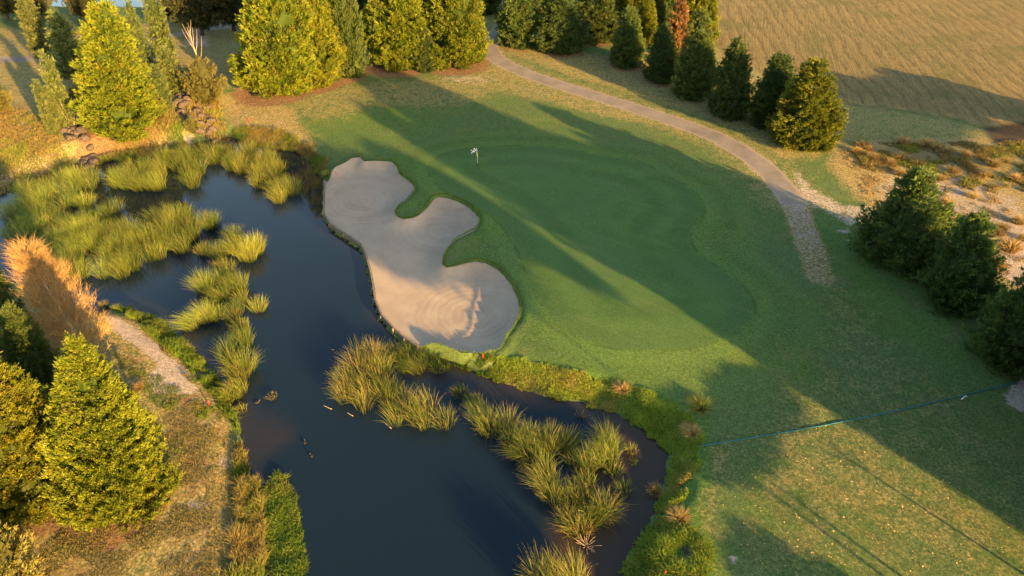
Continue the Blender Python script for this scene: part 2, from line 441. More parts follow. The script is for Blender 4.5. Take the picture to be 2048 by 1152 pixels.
def empty(name, loc, rz=0):
    o = bpy.data.objects.new(name, None); COL.objects.link(o)
    o.location = loc; o.rotation_euler = (0, 0, rz); o.empty_display_size = .3
    return o
def tag(o, label=None, cat=None, group=None, kind=None):
    if label: o['label'] = label
    if cat: o['category'] = cat
    if group: o['group'] = group
    if kind: o['kind'] = kind
    return o
def tubes(paths, radii, sides=6):
    """paths: list of (k,3) arrays; radii: list of (k,) -> V, F"""
    Vs, Fs = [], []; off = 0
    ang = np.linspace(0, 2 * np.pi, sides, endpoint=False)
    for P, R in zip(paths, radii):
        P = np.asarray(P, float); R = np.asarray(R, float); k = len(P)
        T = np.gradient(P, axis=0); T /= np.linalg.norm(T, axis=1)[:, None] + 1e-9
        ref = np.array([0, 0, 1.]) if abs(T[:, 2]).mean() < .8 else np.array([1., 0, 0])
        A = np.cross(T, ref); A /= np.linalg.norm(A, axis=1)[:, None] + 1e-9
        B = np.cross(T, A)
        ring = P[:, None] + R[:, None, None] * (np.cos(ang)[None, :, None] * A[:, None] + np.sin(ang)[None, :, None] * B[:, None])
        V = np.concatenate([ring.reshape(-1, 3), P[:1], P[-1:]])
        i = np.arange(k - 1)[:, None] * sides; j = np.arange(sides)[None]; jn = (j + 1) % sides
        q = np.stack([i + j, i + jn, i + sides + jn, i + sides + j], -1).reshape(-1, 4)
        Vs.append(V); Fs.append(q + off)
        j = np.arange(sides); jn = (j + 1) % sides; n0 = k * sides
        caps = np.concatenate([np.stack([jn, j, j * 0 + n0], 1), np.stack([(k - 1) * sides + j, (k - 1) * sides + jn, j * 0 + n0 + 1], 1)])
        Fs.append(caps + off); off += len(V)
    return np.concatenate(Vs), Fs
def tube_mesh(name, paths, radii, mat, sides=6, smooth_=True, col=None):
    V, Fs = tubes(paths, radii, sides)
    q = [f for f in Fs if f.shape[1] == 4]; t = [f for f in Fs if f.shape[1] == 3]
    c = None if col is None else np.tile(np.array(col, np.float32), (len(V), 1))
    return mesh_np(name, V, [np.concatenate(q), np.concatenate(t)], mat, c, smooth_)

def blades(base, h, lean, w, col, segs=3, droop=.25, rg=rng):
    """curved tapering blades. base (n,3), h (n,), lean (n,2) horizontal offset of tip as a fraction of h, w (n,)"""
    n = len(base); L = segs + 1
    s = np.linspace(0, 1, L)[None, :]
    off = lean[:, None, :] * (h[:, None] * s ** 1.8)[..., None]
    ln = np.linalg.norm(lean, axis=1)
    z = h[:, None] * (s - droop * (ln[:, None]) * s ** 3)
    C = np.zeros((n, L, 3)); C[..., :2] = base[:, None, :2] + off; C[..., 2] = base[:, None, 2] + z
    a = rg.uniform(0, np.pi, n); W = np.stack([np.cos(a), np.sin(a), np.zeros(n)], 1)
    tw = np.array([.7, 1, .8, .12])[None, :] if segs == 3 else np.linspace(1, .1, L)[None, :]
    e = (w[:, None] * tw)[..., None] * W[:, None, :] * .5
    V = np.stack([C - e, C + e], 2).reshape(-1, 3)
    b = (np.arange(n) * L * 2)[:, None]; k = np.arange(segs)[None] * 2
    F_ = np.stack([b + k, b + k + 1, b + k + 3, b + k + 2], -1).reshape(-1, 4)
    cc = np.repeat(col[:, None, :], L * 2, 1).reshape(n, L, 2, 3).copy()
    cc[..., 2] = np.clip(cc[..., 2] + (.85 * (1 - s) ** 1.6)[..., None], 0, 1)      # shade between the stems painted in, darker toward the root
    return V, F_, cc.reshape(-1, 3)

def leafcloud(C, D, size, col, rg, per=10, spread=.35, aspect=.21, up=.25):
    """tufts of small leaf triangles: C tuft centres (n,3), D outward dirs (n,3)"""
    n = len(C); N_ = n * per
    c = np.repeat(C, per, 0); d = np.repeat(D, per, 0); sz = np.repeat(size, per) * rg.uniform(.6, 1.25, N_)
    j = rg.normal(0, 1, (N_, 3)); j /= np.linalg.norm(j, axis=1)[:, None]
    dirv = d + .75 * j; dirv[:, 2] += up; dirv /= np.linalg.norm(dirv, axis=1)[:, None]
    c = c + rg.normal(0, 1, (N_, 3)) * (np.repeat(size, per) * spread)[:, None]
    side = np.cross(dirv, rg.normal(0, 1, (N_, 3))); side /= np.linalg.norm(side, axis=1)[:, None] + 1e-9
    a = c - side * (sz * aspect)[:, None]; b = c + side * (sz * aspect)[:, None]; t = c + dirv * sz[:, None]
    V = np.stack([a, b, t], 1).reshape(-1, 3)
    F_ = np.arange(N_ * 3).reshape(-1, 3)
    cc = np.repeat(np.repeat(col, per, 0), 3, 0).reshape(N_, 3, 3).copy()
    cc[:, :, 0] = np.clip(cc[:, :, 0] + rg.uniform(-.18, .18, N_)[:, None], 0, 1)
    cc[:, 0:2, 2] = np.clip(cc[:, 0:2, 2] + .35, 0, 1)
    return V, F_, cc.reshape(-1, 3)

def profile(kind, t):
    if kind == 'cone':   return (1 - t) ** .72 * (.62 + .38 * np.clip(t / .22, 0, 1) ** .7) / .86
    if kind == 'blunt':  return (1 - t) ** .52 * (.74 + .26 * np.clip(t / .2, 0, 1)) * (1 - .12 * t) / .95
    if kind == 'point':  return (1 - t) ** .60 * (.70 + .30 * np.clip(t / .28, 0, 1) ** .7) * (1 - .1 * t) / .90
    if kind == 'pyr':    return (1 - t) ** .78 * (.66 + .34 * np.clip(t / .25, 0, 1)) / .85
    if kind == 'pyr2':   return (1 - t) ** .80 * (.74 + .26 * np.clip(t / .16, 0, 1) ** .6) / .86
    if kind == 'egg':    return np.sqrt(np.clip(1 - ((t - .36) / .66) ** 2, 0, 1)) * np.where(t < .05, .75, 1)
    if kind == 'column': return np.sqrt(np.clip(1 - np.abs((t - .42) / .60) ** 2.6, 0, 1)) * (1 - .25 * t)
    if kind == 'spire':  return (1 - t) ** .55 * (.6 + .4 * np.clip(t / .3, 0, 1)) * (1 - .2 * t) / .9
    return np.sqrt(np.clip(1 - (2 * t - 1) ** 2, 0, 1))

def crown_mesh(name, kind, seed, mat, Ht=12, R=3.2, lobes=150, tufts=13, per=10, tsz=.42, brown=0.0, z0=.02, upd=.55, core=.62, taper=0, lobe=.30, val=.5, rag=1.0):
    rg = np.random.default_rng(seed)
    t = np.concatenate([rg.random(lobes * 6)])
    r = profile(kind, t); keep = rg.random(len(t)) < (r + .12) / 1.12
    t = t[keep][:lobes]; n = len(t)
    az = (np.arange(n) * 2.39996 + rg.normal(0, .25, n))
    rad = R * profile(kind, t) * (1 - rg.uniform(0, .30, n) * (.6 + .4 * rag) + .05) * (1 + rag * (.08 * np.sin(2 * az + seed) + .07 * np.sin(5 * az + 9 * t) + .06 * np.sin(3 * az - 17 * t + seed)))
    zz = Ht * (z0 + (1 - z0) * t)
    out = np.stack([np.cos(az), np.sin(az), np.zeros(n)], 1)
    Lc = out * rad[:, None]; Lc[:, 2] = zz
    D = out.copy(); D[:, 2] = upd; D /= np.linalg.norm(D, axis=1)[:, None]
    # tufts strung along each branch end, fanning
    k = tufts; s = rg.uniform(-1, .25, (n, k)); blen = (lobe * R * (.7 + .5 * rg.random(n)))[:, None]
    lat = rg.normal(0, 1, (n, k)) * blen * .42 * (1 - .5 * (s + 1) / 1.25)
    tang = np.stack([-np.sin(az), np.cos(az), np.zeros(n)], 1)
    C = Lc[:, None] + D[:, None] * (s * blen * 1.3)[..., None] + tang[:, None] * lat[..., None]
    C[..., 2] += rg.normal(0, .16, (n, k)) * blen - .10 * blen * np.abs(lat / (blen + 1e-6))
    C = C.reshape(-1, 3); DD = np.repeat(D, k, 0) + tang.repeat(k, 0) * (lat.reshape(-1) / (blen.repeat(k, 1).reshape(-1)) * .9)[:, None]
    DD /= np.linalg.norm(DD, axis=1)[:, None]
    C[:, 2] = np.maximum(C[:, 2], .12)
    # leader
    m0 = int(14 + lobes * .05); tt = rg.uniform(.86, 1.0, m0)
    Cl = np.stack([rg.normal(0, .05 * R, m0), rg.normal(0, .05 * R, m0), Ht * tt], 1)
    C = np.concatenate([C, Cl]); DD = np.concatenate([DD, np.tile([0, 0, 1.], (m0, 1))])
    lv = np.repeat(rg.uniform(-.28, .28, n), k); lv = np.concatenate([lv, np.full(m0, .2)])
    sd = np.concatenate([s.reshape(-1), np.zeros(m0)])
    col = np.zeros((len(C), 3)); col[:, 0] = np.clip(val + lv + rg.normal(0, .12, len(C)), 0, 1)
    col[:, 1] = np.clip(np.concatenate([np.repeat(rg.random(n) < .07 + brown, k) * rg.uniform(.2, 1, n * k), np.zeros(m0)]), 0, 1)
    col[:, 2] = np.clip(-sd * .55, 0, .75)  # crown shade painted in, deeper toward the inside
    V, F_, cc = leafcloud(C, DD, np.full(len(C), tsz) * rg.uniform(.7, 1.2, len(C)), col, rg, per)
    # inner mass of foliage, its shade painted into the vertex colour
    a_, b_ = 22, 14
    th = np.linspace(0, 2 * np.pi, a_, endpoint=False); tv = np.linspace(.02, .97, b_)
    TH_, TV = np.meshgrid(th, tv)
    rr = core * R * profile(kind, TV) * (1 + .10 * np.sin(3 * TH_ + 5 * TV * 6.28 + seed) + .08 * rg.normal(0, 1, TH_.shape))
    CV = np.stack([rr * np.cos(TH_), rr * np.sin(TH_), Ht * (z0 + (1 - z0) * TV)], -1).reshape(-1, 3)
    i = np.arange(b_ - 1)[:, None] * a_; j = np.arange(a_)[None]; jn = (j + 1) % a_
    CF = np.stack([i + j, i + jn, i + a_ + jn, i + a_ + j], -1).reshape(-1, 4) + len(V)
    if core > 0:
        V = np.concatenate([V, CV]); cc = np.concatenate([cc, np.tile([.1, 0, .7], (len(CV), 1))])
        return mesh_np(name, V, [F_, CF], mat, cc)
    return mesh_np(name, V, F_, mat, cc)

def trunk_mesh(name, Ht, r0, seed, top=.8, limbs=8, R=2.0, mat=None, z1=.15):
    rg = np.random.default_rng(seed + 500)
    z = np.linspace(-.15, Ht * top, 7)
    P = np.stack([.03 * Ht * .15 * np.sin(z * .8 + seed), .03 * Ht * .15 * np.cos(z * .7), z], 1); P[0, :2] = P[1, :2] * .3
    paths = [P]; rad = [r0 * (1 - .85 * np.linspace(0, 1, 7)) * np.array([1.35, 1, 1, 1, 1, 1, 1])]
    for k in range(limbs):
        t = z1 + (top * .85 - z1) * (k + .5) / limbs; a = k * 2.4 + rg.random()
        s = np.linspace(0, 1, 4)[:, None]; L = R * (1 - .5 * t) * .8
        d = np.array([math.cos(a), math.sin(a), 0])
        q = np.array([0, 0, Ht * t]) + d * L * s + np.array([0, 0, L * .5]) * s ** 1.5
        paths.append(q); rad.append(r0 * .35 * (1 - t * .6) * (1 - .8 * s[:, 0]))
    return tube_mesh(name, paths, rad, mat or M['bark'], 7)

# ------------------------------------------------------------------ the ground, cut along its edges
def build_ground():
    xs = []; ys = []
    y = 4.0
    while y < 150:
        ys.append(y); y += .30 + max(0, y - 15) * .0062
    xs = np.concatenate([np.arange(-118, -42, .95), np.arange(-42, 42, .40), np.arange(42, 119, .95)])
    ys = np.array(ys)
    X, Y = np.meshgrid(xs, ys)
    X = X + rng.uniform(-.06, .06, X.shape) * np.gradient(xs)[None]; Y = Y + rng.uniform(-.12, .12, Y.shape) * .3
    G = np.stack([X.reshape(-1), Y.reshape(-1)], 1)
    far = []
    for d in (160, 185, 230, 320, 600, 1500, 4000):
        k = 48
        a = np.linspace(0, 2 * np.pi, k, endpoint=False)
        far.append(np.stack([d * np.cos(a), 60 + d * np.sin(a)], 1))
    G2 = np.concatenate(far)
    polys = [('pond', densify(pond, .35)), ('bunker', densify(bunker, .35)), ('green', densify(green_p, .4)), ('path', densify(cart_path, .6)), ('fpath', densify(far_path, 1.2))]
    # drop grid points too close to an edge
    keep = np.ones(len(G), bool)
    for nm, p in polys:
        keep &= linedist(G, p, True) > .12
    G = np.concatenate([G[keep], G2])
    pts = [Vector(p) for p in G]; edges = []
    for nm, p in polys:
        o = len(pts); pts += [Vector(q) for q in p]
        edges += [(o + i, o + (i + 1) % len(p)) for i in range(len(p))]
    r = delaunay_2d_cdt(pts, edges, [], 0, 1e-4, False)
    V = np.array([[v.x, v.y] for v in r[0]]); T = np.array([f for f in r[2] if len(f) == 3])
    # orient up
    a, b, c = V[T[:, 0]], V[T[:, 1]], V[T[:, 2]]
    cr = (b - a)[:, 0] * (c - a)[:, 1] - (b - a)[:, 1] * (c - a)[:, 0]
    T[cr < 0] = T[cr < 0][:, ::-1]; T = T[np.abs(cr) > 1e-7]
    return V, T

V2, TRI = build_ground()
ZV = H(V2)
cen = V2[TRI].mean(1)
in_b = inside(cen, bunker); in_g = inside(cen, green_p) & ~in_b; in_p = inside(cen, cart_path); in_f = inside(cen, far_path)

def soft(P, px, w=1.0, z=0.0, amp=1.0):
    return amp * smooth(w, -w, sdf(P, PX(px, z)))
def blob(P, x, y, rx, ry=None, amp=1.0):
    c = g(x, y); ry = ry or rx
    d = np.sqrt(((P[:, 0] - c[0]) / rx) ** 2 + ((P[:, 1] - c[1]) / ry) ** 2)
    return amp * smooth(1.25, .5, d)
def mx(*a):
    o = a[0]
    for b in a[1:]: o = np.maximum(o, b)
    return o
P = V2
sg = green_sd(P); sp = sdf(P, pond)
dpath = linedist(P, path_c)
nz = fbm(P, 6, 77)
dry = mx(
    .50 * smooth(7, 1, dpath) * (P[:, 1] > 56),
    soft(P, [(1250, 60), (1420, 40), (1560, 130), (1720, 195), (1720, 290), (1600, 300), (1400, 215), (1250, 140)], 2, amp=.60),
    soft(P, [(1640, 180), (1700, 200), (1900, 235), (2400, 330), (2300, 380), (1950, 285), (1700, 285), (1650, 290)], 2, amp=.50),
    soft(P, [(985, 110), (1100, 165), (1250, 213), (1380, 255), (1500, 320), (1580, 410), (1555, 385), (1480, 320), (1400, 290), (1300, 255), (1200, 235), (1080, 205), (960, 180), (900, 165)], 1.6, amp=.55),
    soft(P, [(560, 190), (700, 165), (860, 150), (980, 150), (1000, 190), (940, 215), (860, 225), (760, 215), (700, 240), (620, 250), (560, 225)], 3.0, amp=.50),
    soft(P, [(430, 190), (520, 200), (600, 215), (600, 240), (640, 290), (600, 300), (560, 270), (480, 262), (440, 235)], 1.8, amp=.78),
    soft(P, [(985, 85), (1420, 130), (1700, 240), (1700, 300), (1640, 320), (1560, 330), (1480, 270), (1400, 235), (1300, 205), (1150, 160), (1010, 112)], 2.0, amp=.60),
    soft(P, [(-700, 340), (-400, 120), (0, 60), (150, 60), (400, 40), (1000, -10), (1000, 60), (760, 145), (560, 150), (430, 190), (400, 270), (300, 290), (140, 325), (0, 385), (-400, 395)], 3.0, amp=.62),
    soft(P, [(-300, 600), (120, 600), (205, 615), (300, 640), (390, 720), (450, 800), (480, 900), (480, 1300), (-900, 1300)], .8, amp=.66),
    soft(P, [(1670, 290), (1760, 275), (2100, 270), (2500, 300), (2500, 560), (2100, 640), (1990, 560), (1880, 470), (1770, 440), (1700, 390), (1650, 330)], 1.8, amp=.85),
    soft(P, [(990, 722), (1060, 735), (1150, 750), (1230, 775), (1200, 790), (1100, 780), (1000, 752)], .7, amp=.7),
    soft(P, [(1640, 480), (1700, 560), (1850, 720), (2048, 880), (2300, 950), (2300, 1500), (1500, 1300), (1470, 1000), (1540, 800), (1640, 700), (1600, 560)], 3, amp=.30),
    soft(P, [(1560, 770), (1700, 830), (2048, 1060), (2100, 1152), (1900, 1152), (1500, 1010), (1500, 880)], 2.5, amp=.40),
    smooth(118, 135, P[:, 1]) * .75,
    soft(P, [(1420, 880), (1480, 860), (1440, 1000), (1450, 1152), (1400, 1152), (1390, 1000)], .8, amp=.42),
)
fieldm = soft(P, [(1415, -200), (1420, 90), (1520, 140), (1670, 200), (1900, 235), (2300, 330), (4500, 250), (4500, -300)], 2.5, amp=1.0)
lush = mx(soft(P, [(1650, 190), (1700, 200), (1900, 235), (2300, 330), (2200, 350), (1950, 285), (1700, 285), (1650, 290)], 2, amp=.05),
          (1 - smooth(0, 9, sg)) * .45, soft(P, [(640, 215), (860, 215), (900, 260), (700, 320), (640, 300), (560, 260)], 3, amp=.35),
          soft(P, [(1000, 700), (1100, 720), (1240, 760), (1340, 790), (1420, 850), (1420, 950), (1400, 1010), (1440, 1152), (1230, 1160), (1250, 1090), (1330, 1000), (1340, 900), (1260, 820), (1000, 740)], .8, amp=.8),
          soft(P, [(1580, 420), (1700, 450), (1800, 560), (1950, 740), (1900, 760), (1740, 640), (1660, 520)], 2, amp=.5))
lush = np.clip(lush + .25 * nz * (lush > .02), 0, 1)
sandm = mx(
    soft(P, [(1585, 345), (1600, 345), (1625, 375), (1680, 405), (1745, 415), (1760, 470), (1700, 455), (1640, 420), (1600, 412), (1592, 380)], .7, amp=.55),
    soft(P, [(1985, 440), (2100, 430), (2300, 520), (2200, 620), (2048, 590), (1990, 540), (1975, 480)], 1.2, amp=.9),
    soft(P, [(1830, 330), (1900, 340), (2000, 380), (2060, 400), (2060, 480), (1980, 450), (1880, 440), (1780, 440), (1740, 380), (1780, 335)], 1.8, amp=.52),
    soft(P, [(205, 628), (240, 640), (290, 668), (335, 710), (380, 745), (400, 780), (370, 790), (310, 785), (300, 750), (320, 730), (280, 700), (230, 665)], .35, amp=.95),
    blob(P, 452, 915, .7, .9, .6), blob(P, 455, 1040, .3, 1.3, .5), blob(P, 395, 1010, .9, .5, .6), blob(P, 380, 1120, .9, .5, .35),
    soft(P, [(2008, 790), (2050, 750), (2200, 700), (2200, 850), (2048, 825), (2015, 812)], .3, amp=1.0),
    soft(P, [(-100, 385), (0, 372), (70, 350), (130, 322), (150, 322), (140, 332), (60, 362), (0, 388), (-100, 405)], .5, amp=.9),
    soft(P, [(-60, 330), (60, 318), (120, 318), (80, 345), (0, 368), (-60, 372)], 1.2, amp=.45),
    soft(P, [(250, 298), (300, 282), (385, 268), (380, 284), (300, 300), (260, 305)], .7, amp=.7),
    soft(P, [(480, 262), (520, 268), (580, 282), (575, 290), (520, 282), (485, 275)], .6, amp=.8),
    soft(P, [(365, 108), (380, 82), (400, 74), (425, 78), (420, 95), (430, 108), (400, 105)], 1.4, amp=.72),
    soft(P, [(870, 150), (960, 148), (1005, 162), (960, 172), (890, 170)], 1.4, amp=.42),
    blob(P, 1690, 465, 1.0, .5, .6), blob(P, 1703, 482, .8, .5, .5),
    (1 - smooth(.9, 2.2, dpath)) * .56 * (P[:, 1] > 56),
    blob(P, 1463, 1120, .28, .28, .9),
)
# worn strip beyond the end of the asphalt
worn_c = PX([(1588, 405), (1600, 440), (1615, 480), (1628, 520), (1640, 552)], .05)
worn = 1.0 * smooth(1.8, .8, linedist(P, worn_c)) * (1 - .25 * smooth(52, 47, P[:, 1]))
dry = np.maximum(dry, worn * .9); sandm = np.maximum(sandm, worn * .46)
darkm = mx(soft(P, [(1960, 255), (2100, 235), (2300, 260), (2300, 330), (2048, 300), (1980, 285)], 1.5, amp=.85),
           soft(P, [(1740, 290), (1820, 285), (1900, 300), (2000, 320), (1990, 345), (1880, 335), (1790, 330)], 1.5, amp=.45),
           (1 - smooth(.0, .8, np.abs(sp))) * .25 * (P[:, 0] < 14) * (P[:, 1] < 80))
TREE_DIRT = []
litter = P[:, 0] * 0

# ------------------------------------------------------------------ trees: pixel of base, apex and width
TREES = []   # filled below, built after; (kind, basepx, apexpx, widthpx, mesh key, label, group)
def T(kind, base, apex_y, w, label, group=None, name='conifer_tree', rz=None, dirt=0.0, lean=None, key=None):
    TREES.append(dict(kind=kind, base=base, ay=apex_y, w=w, label=label, group=group, name=name, dirt=dirt, rz=rz, key=key, lean=lean))
# left foreground
T('near', (232, 985), 672, 222, 'big golden-green conifer at lower left, standing nearest the bare grass and pond', 'golden conifers at lower left', dirt=.8, lean=145)
T('near', (35, 985), 655, 240, 'golden-green conifer cut by the left edge, behind the nearest big one', 'golden conifers at lower left', dirt=.8)
T('conif', (85, 800), 610, 110, 'dark green conifer in shade squeezed between the golden conifers and the bare orange tree', None)
T('conif2', (40, 740), 535, 135, 'dark green conifer at left edge with a bright sunlit tip above the bare orange tree', None)
T('shrub', (15, 1200), 1062, 130, 'low olive shrub with bare pale branches in the bottom left corner', None, name='shrub')
T('orange', (185, 735), 505, 150, 'bare orange-brown twiggy tree leaning over the reeds at the left shore', None, name='bare_tree')
# top left
T('gold', (240, 255), -6, 158, 'tall pointed golden conifer alone above the reed bed, left of the dark rock gully', None, dirt=.7, lean=203)
T('poplar', (140, 258), 100, 33, 'tallest and rightmost of the three slim poplars left of the lone golden conifer', 'slim poplars at upper left', name='poplar_tree')
T('poplar', (108, 266), 158, 26, 'slim poplar standing farthest left of the three beside the sunlit bank', 'slim poplars at upper left', name='poplar_tree')
T('poplar', (122, 264), 172, 26, 'shortest poplar, in the middle of the three beside the sunlit bank', 'slim poplars at upper left', name='poplar_tree')
T('poplar', (88, 112), -8, 46, 'shaded dark poplar above the grey side path at the far upper left', None, name='poplar_tree')
T('poplar', (150, 150), 20, 56, 'leafy shaded poplar just left of the top of the lone golden conifer', None, name='poplar_tree')
T('poplar', (335, 130), -22, 44, 'sunlit poplar just right of the top of the lone golden conifer', None, name='poplar_tree')
T('poplar', (300, 165), 2, 34, 'slender poplar touching the right shoulder of the lone golden conifer', None, name='poplar_tree')
T('poplar', (352, 185), 92, 44, 'small leafy poplar above the dark rock gully', None, name='poplar_tree')
T('poplar', (332, 222), 128, 36, 'thin pale poplar between the lone golden conifer and the dark rocks', None, name='poplar_tree')
T('broad', (75, 52), -60, 74, 'round golden-lit broadleaf tree at the top edge near the left corner', None, name='broadleaf_tree')
T('broad', (15, 40), -70, 80, 'dark broadleaf tree filling the top left corner', None, name='broadleaf_tree')
T('broad', (170, 45), -50, 60, 'broadleaf tree in front of the far pond left of the golden conifer tip', None, name='broadleaf_tree')
T('broad', (352, 45), -45, 75, 'broadleaf tree with gold-lit side at the top edge, left of the dark willows', None, name='broadleaf_tree')
T('broad', (405, 70), -55, 110, 'dark drooping broadleaf tree above the leafless snag at the top edge', None, name='broadleaf_tree')
T('broad', (468, 62), -60, 95, 'dark broadleaf tree wedged against the golden conifer pair at the top edge', None, name='broadleaf_tree')
T('shrub', (412, 205), 118, 72, 'olive-gold shrub with a leafless grey snag rising from its top', None, name='shrub')
T('shrub', (2, 222), 168, 46, 'small bright yellow shrub on the left edge beside the side path', None, name='shrub')
T('shrub', (200, 215), 150, 90, 'low dark shrub in the shade left behind the lone golden conifer', None, name='shrub')
T('shrub', (318, 248), 190, 40, 'small pale shrub at the right foot of the lone golden conifer', None, name='shrub')
T('shrub', (385, 258), 232, 24, 'small yellow shrub growing among the dark rocks of the gully', None, name='shrub')
# top middle, golden groups
T('gold', (548, 178), -150, 160, 'broad golden conifer, left half of the big pair beside the leafless snag', 'golden conifers along the top edge', dirt=.9, lean=568)
T('gold', (632, 160), -140, 125, 'golden conifer with a dead brown tip, right half of the big pair', 'golden conifers along the top edge', dirt=.9)
T('conif', (692, 148), -110, 95, 'darker green conifer closing the right side of the golden pair', None, dirt=.8)
T('gold', (795, 128), -160, 140, 'wide yellow-green conifer at left of the clump next to the path corner', 'golden conifers along the top edge', dirt=.8)
T('gold', (912, 125), -140, 136, 'golden conifer standing right beside the corner of the cart path', 'golden conifers along the top edge', dirt=.8)
T('conif', (852, 138), 55, 62, 'small dark conifer between the two big ones by the path corner', None)
T('brown', (862, 100), -10, 55, 'rusty brown dying conifer squeezed between the two big ones by the path corner', None)
T('conif2', (735, 70), -120, 80, 'dark conifer in the gap between the two golden clumps on the top edge', None)
T('conif', (962, 25), -110, 90, 'dark conifer on the top edge above the bend of the cart path', None)
# right of path row
R1 = 'dark conifers in the row right of the cart path'
T('conif', (1035, 88), -55, 98, 'first conifer right of the bend in the cart path, dark with sunlit top', R1, dirt=.5)
T('conif2', (1122, 100), -18, 112, 'wide dark conifer with feathery sunlit crest, second from the path bend', R1, dirt=.5)
T('conif', (1190, 78), -65, 108, 'dark conifer set back from the row, third from the path bend', R1, dirt=.5)
T('conif2', (1078, 50), -110, 95, 'dark conifer behind the first two, cut by the top edge', R1)
T('gold2', (1240, 62), -90, 84, 'gold-lit conifer behind the row, cut by the top edge', R1)
T('gold2', (1288, 86), -22, 56, 'narrow gold-lit conifer showing just behind the right shoulder of a dark one', R1)
T('conif', (1302, 58), -80, 60, 'slim conifer at the top edge left of the rusty orange one', R1)
T('conif', (1254, 128), 14, 84, 'dark conifer with a thin pointed top over orange needle ground', R1, dirt=.7)
T('conif2', (1320, 160), 48, 76, 'small dark conifer just left of and below the rusty orange one', R1, dirt=.6)
T('brown', (1352, 118), -12, 38, 'rusty orange dying conifer standing among the dark ones', None)
T('conif', (1334, 50), -75, 56, 'slim dark conifer left behind the rusty orange one at the top edge', R1)
T('gold2', (1394, 92), -95, 74, 'tall gold-sided conifer at the left edge of the dry field, cut by the top edge', R1)
T('conif', (1386, 192), 20, 94, 'tall slim dark conifer in front of the rusty orange one', R1, dirt=.4)
T('conif2', (1458, 228), 78, 100, 'olive-brown tinged conifer beside the dry field, standing between two gaps', R1, dirt=.4)
T('conif', (1543, 245), 108, 112, 'dark left one of the touching conifer pair at the path bend', R1, dirt=.3)
T('gold2', (1606, 285), 116, 132, 'brightly sunlit right one of the touching conifer pair at the path bend', R1, dirt=.3)
# right
R2 = 'dark green conifers at the right'
T('dark', (1798, 520), 334, 180, 'large dark conifer beside the pale gravel track, leftmost of the right-hand three', R2)
T('dark2', (1910, 600), 420, 156, 'middle one of the three large dark conifers at the right', R2)
T('dark', (2026, 715), 530, 176, 'large dark conifer cut by the right edge above the white sand scrape', R2)

protos = {}
def get_meshes(kind):
    if kind in protos: return protos[kind]
    k = kind
    if k == 'near':    c = crown_mesh('crown', 'pyr2', 41, M['gold'], 15, 4.2, 900, 18, 17, .205, upd=.9, lobe=.25, core=.62, rag=1.3, val=.55); r = (15, 4.2, .32)
    elif k == 'gold':    c = crown_mesh('crown', 'blunt', 11, M['gold'], 14, 3.6, 640, 16, 14, .225, upd=.7, lobe=.27, core=.6, rag=1.0); r = (14, 3.6, .30)
    elif k == 'gold2': c = crown_mesh('crown', 'point', 12, M['gold'], 12, 3.4, 480, 15, 14, .235, upd=.7, lobe=.28, rag=1.2, brown=.03, val=.42); r = (12, 3.4, .28)
    elif k == 'conif': c = crown_mesh('crown', 'point', 13, M['conif'], 11, 3.0, 340, 16, 15, .25, upd=.8, lobe=.36, rag=1.3); r = (11, 3.0, .24)
    elif k == 'conif2': c = crown_mesh('crown', 'point', 14, M['conif'], 11, 3.2, 320, 16, 15, .25, upd=1.0, lobe=.42, rag=1.6, brown=.03, val=.45); r = (11, 3.2, .24)
    elif k == 'dark':  c = crown_mesh('crown', 'pyr', 15, M['conifr'], 9, 3.9, 360, 17, 16, .235, upd=.5, lobe=.34, rag=1.6, val=.4); r = (9, 3.9, .26)
    elif k == 'dark2': c = crown_mesh('crown', 'pyr', 16, M['conifr'], 9, 3.6, 330, 17, 16, .235, upd=.6, lobe=.36, rag=2.0, val=.4); r = (9, 3.6, .26)
    elif k == 'brown': c = crown_mesh('crown', 'column', 17, M['brown'], 11, 1.8, 130, 13, 8, .34, upd=.8, core=.45); r = (11, 1.8, .2)
    elif k == 'poplar': c = crown_mesh('crown', 'column', 18, M['poplar'], 11, 1.2, 150, 15, 9, .20, upd=2.4, core=.45, lobe=.75, val=.5, brown=.02); r = (11, 1.2, .2)
    elif k == 'broad': c = crown_mesh('crown', 'round', 19, M['broad'], 10, 4.5, 170, 16, 10, .34, upd=-.1, core=.6, lobe=.36, z0=.14, brown=.15); r = (10, 4.5, .3)
    elif k == 'shrub': c = crown_mesh('crown', 'round', 20, M['shrub'], 3.2, 1.8, 80, 14, 10, .17, upd=.5, core=.55, lobe=.40, z0=.04, brown=.1); r = (3.2, 1.8, .1)
    elif k == 'screen': c = crown_mesh('crown', 'egg', 24, M['conif'], 11, 3.2, 260, 12, 8, .36, upd=.5, core=.85); r = (11, 3.2, .24)  # unseen tree, blunt dense crown made to cast unbroken shade
    elif k == 'gum':   c = crown_mesh('crown', 'round', 22, M['conif'], 10, 4.5, 330, 18, 10, .36, upd=.1, core=.93, lobe=.26, z0=.66); r = (10, 4.5, .10)  # unseen tree, raised crown shaped to set where its shadow falls
    if k == 'gumt': c = crown_mesh('crown', 'round', 23, M['conif'], 10, 4.5, 330, 10, 9, .30, upd=.1, core=.8, lobe=.20, z0=.84); r = (10, 4.5, .22)  # unseen tree, thin crown shaped to cast a narrow shadow band
    Ht, R, tr = r
    t = trunk_mesh('trunk', Ht, tr, 3, .85 if not k.startswith('gum') else .78, 8, R, z1=.15 if not k.startswith('gum') else .6)
    protos[kind] = (c, t, Ht, R); return protos[kind]

